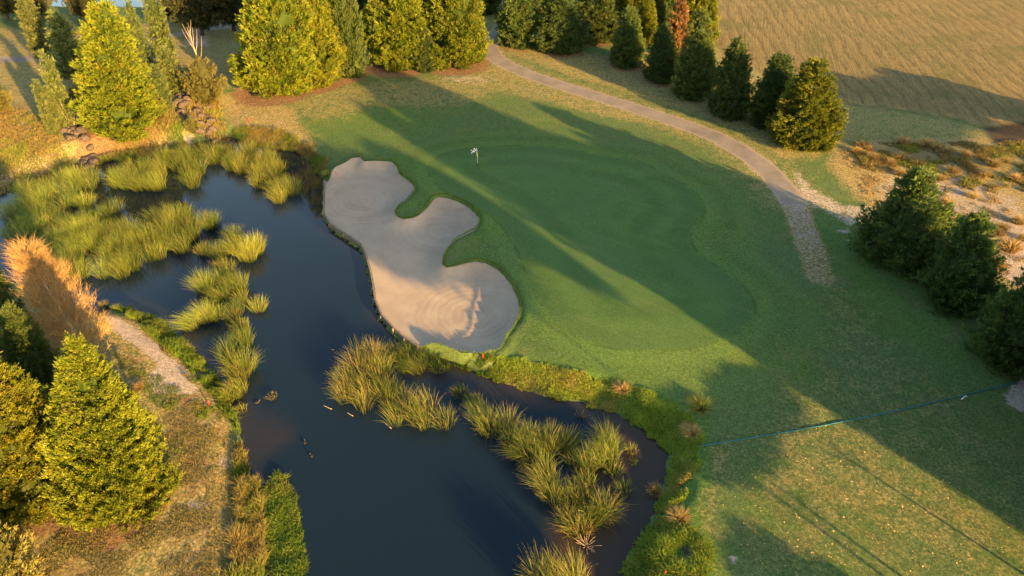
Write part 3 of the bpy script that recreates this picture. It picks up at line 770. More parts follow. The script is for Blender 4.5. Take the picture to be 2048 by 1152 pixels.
def place_tree(kind, base, Hh, Rr, label, group, name, rz, tilt=0.0):
    c, t, H0, R0 = get_meshes(kind)
    e = empty(name, tuple(base), 0)
    e.rotation_euler = (0, tilt, 0)
    tag(e, label, 'shrub' if name == 'shrub' else 'tree', group)
    for nm, me in (('crown', c), ('trunk', t)):
        o = link(nm, me, e); o.scale = (Rr / R0, Rr / R0, Hh / H0); o.rotation_euler = (0, 0, rz)
    return e

def orange_tree(base, Hh, Rr, label, lean=(-1.2, .8)):
    rg = np.random.default_rng(5)
    e = empty('bare_tree', tuple(base)); tag(e, label, 'tree')
    paths, rad = [], []
    s = np.linspace(0, 1, 8); L = np.array([lean[0], lean[1]])
    ax = np.stack([L[0] * s ** 1.3, L[1] * s ** 1.3, Hh * s * .98], 1); ax[0, 2] = -.1
    paths.append(ax); rad.append(.17 * (1 - s * .88))
    tips = []
    for k in range(120):
        t = .08 + .88 * (k / 120) ** .9; a = k * 2.4 + rg.normal(0, .3)
        p0 = np.array([np.interp(t, s, ax[:, i]) for i in range(3)])
        Lb = Rr * ((1 - t) ** .6 * .9 + .14) * rg.uniform(.75, 1.1)
        q = np.linspace(0, 1, 5)[:, None]; d = np.array([math.cos(a), math.sin(a), 0])
        b = p0 + d * Lb * q + np.array([0, 0, Lb * .75]) * q ** 1.4
        if k % 2 == 0: paths.append(b); rad.append(.045 * (1 - t * .5) * (1 - .85 * q[:, 0]))
        for j in range(9):
            u = rg.uniform(.25, 1); pp = p0 + d * Lb * u + np.array([0, 0, Lb * .75]) * u ** 1.4
            tips.append((pp, d))
    link('trunk', tube_mesh('trunk', paths, rad, M['pale'], 5), e)
    PT = np.array([p for p, _ in tips]); DR = np.array([d for _, d in tips])
    n = len(PT); k = 20
    B = np.repeat(PT, k, 0) + rg.normal(0, .16, (n * k, 3)); D = np.repeat(DR, k, 0)[:, :2]
    ln = D * .55 + rg.normal(0, .45, (n * k, 2))
    col = np.stack([rg.random(n * k), (rg.random(n * k) < .35) * rg.random(n * k), rg.random(n * k) * .05 - .35], 1)
    V, F_, cc = blades(B, rg.uniform(.18, .62, n * k), ln, rg.uniform(.010, .020, n * k), col, 3, .1, rg)
    cc[:, 2] = 0
    link('crown', mesh_np('crown', V, F_, M['twig'], cc), e)
    return e

def solve_h(base, ay):
    lo, hi = .3, 32
    for _ in range(40):
        m = (lo + hi) / 2
        if proj(base[0], base[1], base[2] + m)[1] > ay: lo = m
        else: hi = m
    return lo
tree_spots = []
for i, d in enumerate(TREES):
    b = gp(*d['base'])
    if d['kind'] != 'orange' and d['base'][1] > 30: pass
    Hh = min(solve_h(b, d['ay']), 24)
    # width measured at about a third of the height
    q = np.array([b[0], b[1], b[2] + Hh * .35])
    dep = q[1] * ct - (q[2] - CH) * st
    Rr = d['w'] / 2 * dep / F * math.hypot(1, (d['base'][0] - 1024) / F * .35)
    if d['kind'] not in ('poplar', 'orange', 'shrub', 'broad'): Rr *= 1.02 if d['kind'].startswith('gold') or d['kind'] == 'near' else .95
    if d['kind'] == 'poplar': Rr *= 1.0
    xa = proj(b[0], b[1], b[2] + Hh)[0]; xb = d['base'][0]
    want = d['lean'] if d['lean'] is not None else xb + (xa - xb) * (.85 if d['kind'] in ('poplar', 'orange') else .6)
    dtop = b[1] * ct - (b[2] + Hh - CH) * st
    d['tilt'] = math.atan2((want - xa) * dtop / F, Hh)
    d['R'], d['H'], d['b'] = Rr, Hh, b
    tree_spots.append((b, Rr, d['dirt']))
    print('tree', d['kind'], d['base'], 'H %.1f R %.1f' % (Hh, Rr))
dirt = np.zeros(len(P))
for b, Rr, am in tree_spots:
    if am > 0:
        dd = np.sqrt(((P - (b[:2] + np.array([.2, -.9]))) ** 2).sum(1))
        dirt = np.maximum(dirt, am * smooth(Rr * 1.35, Rr * .7, dd))
dirt = mx(dirt, soft(P, [(215, 640), (300, 655), (380, 725), (440, 800), (478, 900), (478, 1300), (300, 1300), (340, 1000), (330, 820), (260, 740)], .5, amp=.40), soft(P, [(-300, 1000), (200, 1000), (300, 1050), (300, 1152), (-300, 1400)], 2, amp=.36), soft(P, [(330, 820), (450, 800), (470, 960), (450, 1152), (340, 1000)], 2, amp=.42), soft(P, [(400, 790), (440, 800), (475, 900), (470, 1152), (420, 1152), (420, 900)], .8, amp=.40), soft(P, [(-100, 250), (120, 270), (200, 300), (380, 260), (380, 290), (140, 325), (0, 380), (-100, 400)], 1.5, amp=.34), soft(P, [(0, 1010), (120, 985), (200, 1040), (120, 1060), (0, 1070)], .8, amp=.8), blob(P, 370, 1190, 1, 1, 0), soft(P, [(330, 800), (340, 770), (400, 800), (420, 830), (380, 830)], .5, amp=.55))
kill = 1 - smooth(.2, .9, 0 * sp)
m1 = np.stack([np.clip(dry, 0, 1), np.clip(sandm, 0, 1), dirt, darkm], 1)
m2 = np.stack([lush, fieldm, np.clip(sg / 24 + .0, -1, 1) + 0, litter], 1)
m2[:, 2] = np.clip(sg, -6, 9) / 24

def sub(name, mask, mat, kind='structure', dz=0.0, extra=None):
    f = TRI[mask]; u, inv = np.unique(f.reshape(-1), return_inverse=True)
    V = np.concatenate([V2[u], (ZV[u] + dz)[:, None]], 1)
    c = {'m1': m1[u], 'm2': m2[u]}
    if extra is not None: c['edge'] = extra(V2[u])
    me = mesh_np(name, V, inv.reshape(-1, 3), mat, c, True)
    return tag(link(name, me), kind=kind)
rest = ~(in_b | in_g | in_p | in_f)
sub('ground', rest, M['ground'])
sub('putting_green', in_g, M['green'])
sub('sand_bunker', in_b, M['sand'])
sub('cart_path', in_p, M['path'], extra=lambda q: smooth(.5, 1.3, linedist(q, path_c)))
sub('side_path', in_f & ~in_p, M['path'], extra=lambda q: smooth(.5, 1.2, linedist(q, far_c)) * .6)

# water sheets
def water(name, poly, grow=1.2, step=1.2):
    lo, hi = poly.min(0), poly.max(0)
    lo = np.maximum(lo, [-130, 0]); hi = np.minimum(hi, [130, 170])
    xs = np.arange(lo[0] - 1, hi[0] + 1, step); ys = np.arange(lo[1] - 1, hi[1] + 1, step)
    X, Y = np.meshgrid(xs, ys); Q = np.stack([X.reshape(-1), Y.reshape(-1)], 1)
    n, m_ = X.shape
    i = np.arange(n - 1)[:, None] * m_; j = np.arange(m_ - 1)[None]
    F_ = np.stack([i + j, i + j + 1, i + m_ + j + 1, i + m_ + j], -1).reshape(-1, 4)
    sd_ = sdf(Q, poly); c = Q[F_].mean(1)
    keep = sdf(c, poly) < grow
    sh = .55 * smooth(-3.0, 0, sd_)
    for (x, y, rx, ry, a) in ((530, 870, 3.0, 3.0, .55), (1150, 790, 9, 1.6, .75), (1280, 930, 3.2, 7, .95), (1200, 1090, 3.5, 6, .95), (900, 740, 6, 2.0, .6), (640, 350, 4, 5, .8), (520, 340, 5, 4, .5)):
        cc = g(x, y, WZ)
        d = np.sqrt(((Q[:, 0] - cc[0]) / rx) ** 2 + ((Q[:, 1] - cc[1]) / ry) ** 2); sh = np.maximum(sh, a * smooth(1.3, .3, d))
    V = np.concatenate([Q, np.full((len(Q), 1), WZ)], 1)
    u, inv = np.unique(F_[keep].reshape(-1), return_inverse=True)
    me = mesh_np(name, V[u], inv.reshape(-1, 4), M['water'], {'shallow': sh[u]}, True)
    return tag(link(name, me), kind='structure')
water('pond_water', pond); water('far_pond_water', far_pond)

for i, d in enumerate(TREES):
    if d['kind'] == 'orange': orange_tree(d['b'], d['H'], d['R'], d['label'])
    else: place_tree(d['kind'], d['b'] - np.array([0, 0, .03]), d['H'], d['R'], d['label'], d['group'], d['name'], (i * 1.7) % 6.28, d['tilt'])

# unseen trees beyond the lower right, added and shaped for the shadows they cast
def off(u, v, Hh, Rr, kind='dark', i=0, name='conifer_tree', lab='unseen tree outside the frame, shaped for the shadow it casts'):
    p = uvp(u, v); z = float(H(p[None])[0])
    e = place_tree(kind, (p[0], p[1], z), Hh, Rr, lab, 'unseen trees added for their shadows beyond the lower right of the frame', name, i * 1.3)
    return e
SHADOW_TREES = [  # u, v, H, R, kind
    (38.3, -8, 16.0, 2.8, 'screen'), (42.5, -4, 17.2, 3.5, 'screen'), (46.5, -2, 17.0, 3.4, 'screen'), (50.5, 0, 9.5, 3.4, 'screen'),
    (54.6, 2, 6.0, 2.6, 'screen'), (36.9, -18, 9.5, 1.6, 'screen'),
    (26.9, -16, 15.6, 5.3, 'gum'), (32.9, -22, 16.5, 1.9, 'gum'), (27.6, -9, 5.0, 3.6, 'gumt'), (32.6, -9, 5.0, 2.6, 'gumt'),
    (22.8, -11, 3.8, 3.0, 'screen'), (18, -14, 3.4, 1.8, 'screen'),
    (78, -9, 9.2, 3.6, 'gum'), (84, -10, 10.0, 4.4, 'gum'), (91, -10, 10.0, 4.4, 'gum'), (97, -10, 9.0, 3.6, 'gum'),
    (100, 4, 6.8, 2.8, 'screen'),
]
for i, (u, v, hh, rr, k) in enumerate(SHADOW_TREES):
    off(u, v, hh, rr, k, i)

# ------------------------------------------------------------------ dead snag
def snag(base, Hh):
    rg = np.random.default_rng(9)
    paths, rad = [], []
    s = np.linspace(0, 1, 6)
    paths.append(np.stack([-.25 * Hh * .3 * s, .0 * s, Hh * s], 1)); rad.append(.11 * (1 - .85 * s))
    for k in range(9):
        t = .45 + .5 * k / 9; a = k * 2.4
        q = np.linspace(0, 1, 5)[:, None]
        L = Hh * (.62 - .45 * t)
        b = np.array([-.075 * Hh * t, 0, Hh * t]) + np.array([math.cos(a) * .35, math.sin(a) * .35, 0]) * L * q ** .7 + np.array([0, 0, 1]) * L * q
        paths.append(b); rad.append(.035 * (1 - .8 * q[:, 0]))
    o = link('dead_tree', tube_mesh('dead_tree', paths, rad, M['pale'], 5), None, tuple(base))
    tag(o, 'leafless pale snag with upright grey branches rising out of the olive-gold shrub', 'dead tree')
b = gp(418, 180); snag(b, solve_h(b, 55))
# bare pale branches, bottom-left shrub
def branches(x, y, Hh, R, n, label, name='bare_branches', seed=1, mat='pale', r=.03):
    rg = np.random.default_rng(seed); b = gp(x, y); paths, rad = [], []
    for k in range(n):
        a = rg.uniform(0, 6.28); q = np.linspace(0, 1, 5)[:, None]; L = rg.uniform(.5, 1) * Hh
        p = np.array([math.cos(a), math.sin(a), 0]) * R * rg.uniform(.3, 1) * q ** .8 + np.array([0, 0, 1]) * L * q + rg.normal(0, .03 * Hh, (5, 3)) * q
        p[0, 2] = -.05
        paths.append(p); rad.append(r * (1 - .8 * q[:, 0]) + .004)
    o = link(name, tube_mesh(name, paths, rad, M[mat], 4), None, tuple(b)); return tag(o, label, 'branches')
branches(22, 1175, 3.4, 1.8, 16, 'tangle of bare pale branches sticking out of the bottom left shrub', seed=2)
branches(148, 258, 4.6, 1.2, 12, 'bare tan stems leaning beside the tallest poplar above the left rocks', seed=3, r=.035)
branches(1172, 1092, .7, .8, 22, 'broken grey reed stems and twigs on the muddy islet at lower centre', seed=4, r=.012)
branches(1160, 835, .7, .8, 10, 'dark dead sticks standing in the shallow channel above the round reed clump', seed=6, mat='bark', r=.025)
branches(1215, 868, .3, .2, 3, 'few dry twigs beside the large round reed clump', seed=8, r=.01)

# ------------------------------------------------------------------ reeds
LEAN = np.array([-.10, .06])
def reed_points(poly, n, rg):
    lo, hi = poly.min(0), poly.max(0); out = []
    while sum(map(len, out)) < n:
        q = rg.uniform(lo, hi, (n * 3, 2)); out.append(q[inside(q, poly)])
    return np.concatenate(out)[:n]
def reed_mesh(name, centres, rads, hts, rg, dens=46, dryf=.12, mat='reed', width=.019, z=WZ, spread=.34, val=.5, hv=.3):
    Bs, Hs, Ls, Cs = [], [], [], []
    for c, R, h in zip(centres, rads, hts):
        n = max(12, int(2.0 * dens * R * R * 3.1))
        a = rg.uniform(0, 6.28, n); r = R * np.sqrt(rg.random(n)) 
        o = np.stack([np.cos(a), np.sin(a)], 1)
        Bs.append(np.concatenate([c[:2] + o * r[:, None] * .8, np.full((n, 1), z)], 1))
        hh = h * rg.uniform(1 - hv, 1.1, n) * (1 - .30 * (r / R) ** 2); Hs.append(hh)
        swirl = rg.normal(0, .13, 2)
        Ls.append(o * (spread * 1.45 * (r / R) ** 1.3)[:, None] + rg.normal(0, .16, (n, 2)) + LEAN + swirl)
        v = val + rg.uniform(-.30, .26) + rg.normal(0, .20, n)
        dr = (rg.random(n) < dryf * rg.uniform(.2, 2.2)) * rg.uniform(.4, 1, n)
        Cs.append(np.stack([np.clip(v, 0, 1), dr, np.clip(rg.normal(.05, .16, n), 0, .5)], 1))
    B = np.concatenate(Bs); Hh = np.concatenate(Hs); L = np.concatenate(Ls); C = np.concatenate(Cs)
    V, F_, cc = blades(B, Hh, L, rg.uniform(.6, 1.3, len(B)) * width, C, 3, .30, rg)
    return mesh_np(name, V, F_, M[mat], cc)
def reed_bed(px, label, seed, h=(1.7, 2.5), step=1.35, dens=62, dryf=.12, val=.5, mat='reed', name='reed_bed', cat='reeds', thin=-.20):
    rg = np.random.default_rng(seed); poly = PX(px, WZ)
    lo, hi = poly.min(0), poly.max(0)
    X, Y = np.meshgrid(np.arange(lo[0], hi[0], step), np.arange(lo[1], hi[1], step))
    q = np.stack([X.reshape(-1), Y.reshape(-1)], 1) + rg.uniform(-.36, .36, (X.size, 2)) * step
    q = q[sdf(q, poly) < .15]; nzz = fbm(q, 2.6, seed)
    q = q[nzz > thin]; nzz = fbm(q, 3.0, seed + 3)
    me = reed_mesh(name, q, rg.uniform(.62, .98, len(q)), np.interp(nzz, [-.6, .6], h) , rg, dens, dryf, mat, val=val)
    o = link(name, me); tag(o, label, cat, kind='stuff'); return o
reed_bed([(22, 432), (60, 392), (150, 362), (225, 352), (258, 378), (225, 402), (190, 420), (200, 462), (205, 500), (252, 522), (245, 560), (185, 566), (130, 555), (85, 520), (40, 508), (14, 488)], 'wide yellow-green reed bed at the left end of the pond', 31)
reed_bed([(205, 478), (290, 465), (340, 440), (398, 432), (408, 462), (398, 498), (335, 528), (275, 532), (250, 556), (225, 540), (205, 520)], 'arm of sunlit reeds reaching right from the wide left bed', 32, val=.55)
reed_bed([(245, 352), (290, 345), (340, 320), (410, 306), (470, 308), (482, 335), (462, 370), (395, 378), (345, 370), (290, 388), (245, 390)], 'reed bed with bright lower edge under the upper bank', 33, val=.55)
reed_bed([(470, 300), (540, 308), (562, 335), (598, 385), (570, 412), (530, 390), (488, 362)], 'reed bed at the upper bank nearest the bunker, its right tip drooping', 34, val=.55)
reed_bed([(692, 715), (745, 712), (762, 750), (790, 785), (835, 805), (900, 835), (905, 852), (820, 868), (775, 840), (690, 822), (662, 795), (688, 765)], 'reed island with yellow crests below the bunker', 35, h=(1.5, 2.2), dryf=.30, step=1.1, dens=44, val=.42, thin=-.26)
reed_bed([(770, 692), (800, 702), (850, 724), (925, 765), (932, 785), (888, 778), (830, 754), (778, 722)], 'narrow dark green reed strip in shade just below the bunker', 36, step=1.0, h=(.9, 1.3), val=.12, dryf=.03)  # shade painted in through the low blade value
reed_bed([(955, 838), (1000, 856), (1090, 866), (1108, 885), (1120, 940), (1140, 985), (1190, 1004), (1240, 1006), (1238, 1022), (1180, 1046), (1140, 1066), (1108, 1018), (1060, 940), (1020, 900), (960, 858)], 'long diagonal reed bed in the lower middle with straw-coloured patches', 37, step=1.1, dryf=.30, val=.6, h=(1.5, 2.2))
reed_bed([(1068, 1080), (1110, 1070), (1160, 1100), (1180, 1160), (1190, 1230), (1110, 1240), (1078, 1170)], 'dense reed bed at the bottom edge right of the open water', 38, step=1.0, dryf=.2, val=.6, h=(1.6, 2.3))
CL = 'separate reed clumps standing in the pond'
def clump(x, y, R, h, label, seed, dryf=.12, val=.5, dens=75, mat='reed', name='reed_clump', n=None, spread=.34):
    rg = np.random.default_rng(seed); c = g(x, y, WZ)
    if R > .65: R *= 1.12
    k = n or max(1, int(R * R * 2.4))
    cs = np.array([rg.normal(0, R * .42, 2) for _ in range(k)]) if k > 1 else np.zeros((1, 2))
    rr = rg.uniform(.6, .85, k) if k > 1 else np.array([R])
    me = reed_mesh(name, cs, rr, h * rg.uniform(.8, 1.1, k), rg, dens, dryf, mat, z=0, val=val, spread=spread)
    o = link(name, me, None, (c[0], c[1], WZ)); return tag(o, label, 'reeds', CL)
clump(228, 436, 1.0, 1.9, 'round reed clump alone in the bay right of the wide left bed', 51)
clump(425, 458, 1.0, 2.0, 'darker reed clump at the right end of the sunlit reed arm', 52, val=.35)
clump(492, 512, 1.35, 2.4, 'tallest and brightest reed clump, hooked to the right over open water', 53, val=.7)
clump(448, 515, 1.0, 1.5, 'reed clump directly left of the tallest brightest one', 54, val=.55)
clump(410, 508, .7, 1.3, 'small reed clump between the sunlit arm and the vertical chain of clumps', 55)
clump(430, 585, 1.3, 2.1, 'dark-centred reed clump in the chain, below the small one', 56, val=.4)
clump(464, 590, .9, 2.0, 'upright narrow reed clump right of the dark-centred one', 57, val=.5)
clump(425, 640, 1.25, 1.9, 'broad yellow reed clump at the left bulge of the chain', 58, val=.6)
clump(492, 618, 1.1, 1.3, 'low spreading reed clump at the right bulge of the chain', 59, val=.4)
clump(482, 660, .7, 1.2, 'small reed clump right below the spreading one', 60)
clump(485, 728, 1.15, 2.1, 'large ragged reed clump in the lower part of the chain', 61, val=.55)
clump(483, 782, .9, 1.2, 'green reed clump at the lower end of the chain', 62, val=.4)
clump(487, 690, .8, 1.5, 'reed clump joining the small one to the large ragged one in the chain', 76, val=.5)
clump(440, 600, .8, 1.5, 'low reed tuft in the dark heart of the chain of clumps', 77, val=.3)
clump(470, 478, .8, 1.6, 'yellow reed clump just left under the tallest hooked one', 78, val=.65)
clump(452, 548, .8, 1.6, 'reed clump filling the chain between the small one and the dark-centred one', 79, val=.45)
clump(468, 640, .7, 1.4, 'slim reed clump in the chain beside the low spreading one', 80, val=.5)
clump(480, 755, .8, 1.5, 'reed clump tucked under the large ragged one in the chain', 82, val=.45)
clump(483, 822, .5, .6, 'little red-based grass clump touching the left shore', 63, dryf=.3)
clump(545, 795, .45, .4, 'low dead brown clump in open water right of the chain end', 64, dryf=1, val=.1, dens=90)
clump(935, 792, .9, 1.1, 'dark low reed clump at the right end of the shaded strip', 65, val=.25)
clump(1203, 908, 1.45, 1.9, 'large round reed clump in the channel right of the diagonal bed', 66, val=.45)
clump(1135, 893, .8, 1.4, 'grey-green reed clump just left of the large round one', 67, val=.35)
clump(1152, 925, .75, 1.1, 'small star-shaped reed clump below the grey-green one', 68, val=.45)
clump(1170, 968, .7, 1.1, 'reed clump inside the dark inner pool of the lower middle', 69, val=.5)
clump(1226, 945, .6, 1.0, 'thin arching reed clump right of the dark inner pool', 70, val=.35)
clump(1246, 985, .65, 1.0, 'thin reed clump closing the right side of the inner pool', 71, val=.35)
clump(1263, 905, .35, .9, 'small upright tan grass clump alone in the muddy channel', 72, dryf=.9, dens=160)
clump(1265, 928, .3, .5, 'tiny green grass clump just below the upright tan one', 73, val=.3)
clump(1168, 1065, .5, .9, 'straw-coloured reed clump on the muddy islet above the grey twigs', 74, dryf=1.0, dens=90)
clump(208, 615, .45, .8, 'small pinkish-tan tuft at the tip of the left peninsula', 75, dryf=1.0, dens=120)

# floating cut reed stalks
for (x, y, a, L) in ((655, 815, -.5, .75), (700, 829, -.6, .55), (775, 851, -.75, .8), (665, 700, -.2, .3)):
    c = g(x, y, WZ); d = np.array([math.cos(a), math.sin(a)]) * L / 2
    s = np.linspace(-1, 1, 5)[:, None]
    p = np.concatenate([d * s, .02 + .02 * (s ** 2)], 1)
    o = link('floating_stalk', tube_mesh('floating_stalk', [p], [np.full(5, .022)], M['pale'], 5), None, (c[0], c[1], WZ))
    tag(o, 'cut straw-coloured reed stalk floating on the water left of the reed island', 'reed stalk', 'floating reed stalks')

# ------------------------------------------------------------------ grasses on the banks
def grass(px, n, hr, label, seed, mat='bank', dryf=.3, val=.5, w=.028, lean=.35, name='bank_grass', z=None, zoff=0, patch=1.5, cut=-.5, zpx=None, clumpy=.35):
    rg = np.random.default_rng(seed); poly = PX(px, zpx if zpx is not None else -.3)
    q = reed_points(poly, n, rg)
    f = fbm(q, patch, seed); k = (f > cut) & (sdf(q, poly) + .75 * fbm(q, .8, seed + 11, 3) < -.12); q = q[k]; f = f[k]; n = len(q)
    if clumpy:
        q = q + rg.normal(0, .03, q.shape)
    if seed in (84, 85):
        kk = ((q - gp(1366, 1110)[:2]) ** 2).sum(1) > .75 ** 2; q = q[kk]; f = f[kk]; n = len(q)
    zz = np.maximum(H(q), WZ) if z is None else np.full(n, z)
    f2 = fbm(q, patch * .5, seed + 9)
    h = np.interp(f + .5 * f2, [-.6, .8], hr) * rg.uniform(.6, 1.15, n)
    ln = rg.normal(0, lean, (n, 2)) + .35 * np.stack([fbm(q, 1.2, seed + 4), fbm(q, 1.2, seed + 6)], 1)
    dr = np.clip((fbm(q, patch * 1.4, seed + 2) * 1.6 + dryf * 2 - .5) + rg.normal(0, .25, n), 0, 1)
    col = np.stack([np.clip(val + .5 * f2 + rg.normal(0, .15, n), 0, 1), dr, np.clip(rg.normal(0, .1, n), 0, .4)], 1)
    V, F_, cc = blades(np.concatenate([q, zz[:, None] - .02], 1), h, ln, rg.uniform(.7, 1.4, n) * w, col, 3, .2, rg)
    o = link(name, mesh_np(name, V, F_, M[mat], cc)); return tag(o, label, 'grass', kind='stuff')
grass([(225, 618), (262, 606), (300, 618), (350, 662), (395, 702), (450, 772), (482, 830), (494, 900), (497, 965), (462, 955), (468, 900), (455, 840), (425, 790), (375, 738), (318, 690), (268, 650)], 26000, (.25, .75), 'tall green and tan grass fringing the left peninsula shore', 81, dryf=.32)
grass([(472, 955), (518, 960), (528, 1050), (522, 1200), (456, 1200), (468, 1050)], 14000, (.5, 1.1), 'golden feathery grass strip along the lower left shore', 82, dryf=.62, mat='bank')
grass([(528, 950), (562, 943), (590, 990), (602, 1055), (615, 1140), (612, 1200), (522, 1200), (526, 1050)], 26000, (.12, .40), 'floating mat of bright green water weed off the lower left shore', 83, dryf=.0, val=.25, z=WZ, name='water_weed', lean=.6, w=.05, zpx=WZ)
grass([(980, 748), (1000, 718), (1100, 738), (1200, 764), (1300, 792), (1375, 830), (1405, 880), (1400, 935), (1372, 1000), (1345, 1020), (1330, 1060), (1240, 1200), (1222, 1200), (1258, 1102), (1300, 1032), (1322, 985), (1338, 905), (1290, 860), (1230, 822), (1150, 800), (1060, 780)], 52000, (.08, .34), 'green and yellow marsh grass fringing the curved east bank', 84, dryf=.20, val=.85, lean=.5, w=.04, cut=-.95)
grass([(1262, 1100), (1335, 1050), (1390, 1070), (1415, 1110), (1400, 1152), (1380, 1200), (1230, 1200)], 15000, (.2, .55), 'lush bright green grass at the bottom edge around the dark hollow', 85, dryf=.05, val=.4, lean=.5, w=.045)
grass([(838, 694), (862, 700), (915, 718), (965, 716), (1005, 730), (1000, 760), (950, 742), (905, 722), (860, 706)], 6000, (.12, .35), 'low green grass strip between the bunker and the pond', 86, dryf=.1, val=.3)
grass([(455, 262), (500, 258), (570, 268), (620, 292), (660, 325), (652, 358), (632, 345), (615, 318), (585, 300), (530, 290), (480, 282)], 13000, (.25, .75), 'tan and green rough grass on the bank left of the bunker', 87, dryf=.5, val=.5)
grass([(-60, 210), (60, 235), (110, 262), (150, 330), (60, 352), (0, 372), (-60, 380)], 17000, (.25, .7), 'golden sunlit grass on the slope at the left edge', 88, dryf=.75, val=.7, zpx=.5, w=.04)
grass([(150, 320), (200, 300), (330, 235), (350, 215), (380, 285), (300, 300), (200, 312)], 9000, (.25, .8), 'tan rank grass between the two rock gullies', 89, dryf=.65, val=.6, zpx=.3, w=.04)
grass([(370, 235), (400, 190), (440, 195), (455, 262), (420, 272)], 4000, (.3, .9), 'pale golden grass behind the right-hand rock gully', 90, dryf=.8, val=.7, zpx=.2, w=.04)
grass([(1700, 285), (2100, 280), (2100, 420), (1980, 390), (1850, 350), (1720, 340)], 34000, (.12, .46), 'golden and green rough grass over the dry patch at upper right', 91, dryf=.62, val=.7, zpx=.1, w=.045, cut=-.08)
grass([(-40, 1060), (130, 1010), (330, 1040), (340, 990), (310, 830), (400, 800), (455, 860), (470, 960), (455, 1200), (-40, 1200)], 30000, (.05, .16), 'short dry tan grass over the ground at lower left', 92, dryf=.85, val=.45, zpx=0, w=.03, cut=-.1, lean=.7)
grass([(200, 690), (300, 740), (400, 800), (330, 830), (260, 760)], 5000, (.05, .16), 'thin olive grass beside the white sandy streak', 93, dryf=.5, val=.4, zpx=0, w=.03, lean=.7)
grass([(300, 672), (330, 680), (395, 735), (440, 800), (474, 880), (462, 960), (400, 840), (300, 810), (400, 795)], 14000, (.04, .20), 'rough olive-brown grass tufts over the bare bank inside the shore fringe', 95, dryf=.55, val=.35, zpx=0, w=.03, cut=-.02, patch=.8, lean=.6)

grass([(1680, 292), (1740, 305), (1850, 345), (1980, 385), (2060, 425), (2060, 570), (1990, 545), (1900, 440), (1780, 430), (1700, 385)], 30000, (.04, .20), 'patchy orange-tan dead grass over the pale broken ground at upper right', 94, dryf=.15, val=.5, zpx=0, w=.04, cut=.10, patch=.9, lean=.6, mat='tan')
# turf hanging over the bunker edge
rg = np.random.default_rng(12); ed = densify(land_edge, .022, False); k = rg.integers(0, len(ed), 9000)
tt = np.gradient(ed, axis=0)[k]; tt /= np.linalg.norm(tt, axis=1)[:, None] + 1e-9
q = ed[k] + rg.normal(0, .05, (len(k), 2))
for sg_ in (1, -1):
    nn_ = np.stack([tt[:, 1], -tt[:, 0]], 1) * sg_
    if inside(q[:50] + nn_[:50] * .4, bunker).mean() < .5: break
q = q + nn_ * .07
zz = H(q); nk = len(q); f = fbm(q, .8, 4)
V, F_, cc = blades(np.concatenate([q, zz[:, None]], 1), rg.uniform(.07, .17, nk) * (1 + .8 * f), -nn_ * .5 + rg.normal(0, .35, (nk, 2)), rg.uniform(.02, .04, nk),
                   np.stack([np.clip(.35 + .5 * f, 0, 1), (rg.random(nk) < .15) * .7, np.full(nk, .1)], 1), 3, .2, rg)
tag(link('bunker_lip_grass', mesh_np('bunker_lip_grass', V, F_, M['bank'], cc)), 'ragged turf lip hanging over the land side of the sand bunker', 'grass', kind='stuff')
# golden tussocks
tus = []
rgt = np.random.default_rng(44)
def tussock_mesh(seed, dr=.9, n=260, h=.62, R=.30, val=.6, mat='bank'):
    rg = np.random.default_rng(seed)
    return reed_mesh('tussock', np.zeros((1, 2)), [R], [h], rg, n / (R * R * 3.1) / 2, dr, mat, .022, 0, .75, val)
tm = [tussock_mesh(s, .1, mat='tan') for s in (1, 2, 3)]
for i, (x, y, s) in enumerate(((1725, 293, 1.1), (1738, 300, .9), (1712, 305, 1), (1805, 288, 1.3), (1800, 318, 1.2), (1852, 292, 1.4), (1872, 298, 1.1), (1745, 318, 1.1), (1778, 328, 1), (1835, 330, 1.1), (1893, 305, 1), (1930, 312, 1.2),
        (1985, 332, 1.3), (2010, 325, 1), (1905, 345, 1.1), (1970, 352, 1), (1880, 360, .9), (2030, 360, 1.1), (1800, 350, 1.1), (2003, 458, 1), (2036, 447, 1.1), (2018, 500, 1.6), (1990, 532, 1.1), (1984, 505, .9), (2046, 480, 1), (1998, 470, .9), (1892, 408, .9), (1945, 395, .9))):
    b = gp(x, y); o = link('grass_tussock', tm[i % 3], None, tuple(b)); o.scale = (s * 1.5, s * 1.5, s * 1.2); o.rotation_euler = (0, 0, i * 1.1)
    tag(o, 'golden dry grass tussock on the sandy dry patch above the right-hand conifers', 'grass tussock', 'golden tussocks on the dry patch')
for (x, y, s, dr, vv, lab) in ((1400, 818, 1.15, .15, .9, 'bright yellow-green tussock alone on the mown grass at the tip of the light'),
        (1384, 868, .9, .9, .6, 'orange-tan tussock on the top of the east bank'), (1360, 1040, .9, .8, .6, 'tan seeded tussock above the lush green hollow'),
        (1246, 782, .9, .9, .7, 'pale straw tussock on the bank crest above the channel'), (655, 352, .8, .4, .7, 'yellow-green tussock touching the upper left corner of the bunker'),
        (1310, 985, .7, .8, .5, 'tan tussock low on the east bank'), (278, 778, .7, .6, .6, 'olive tussock beside the white sandy streak on the peninsula')):
    b = gp(x, y); o = link('grass_tussock', tussock_mesh(int(x), dr if dr < .5 else .1, val=vv, n=420, mat='reed' if dr < .5 else 'tan'), None, tuple(b)); o.scale = (s * 1.4, s * 1.4, s * 1.1)
    tag(o, lab, 'grass tussock')
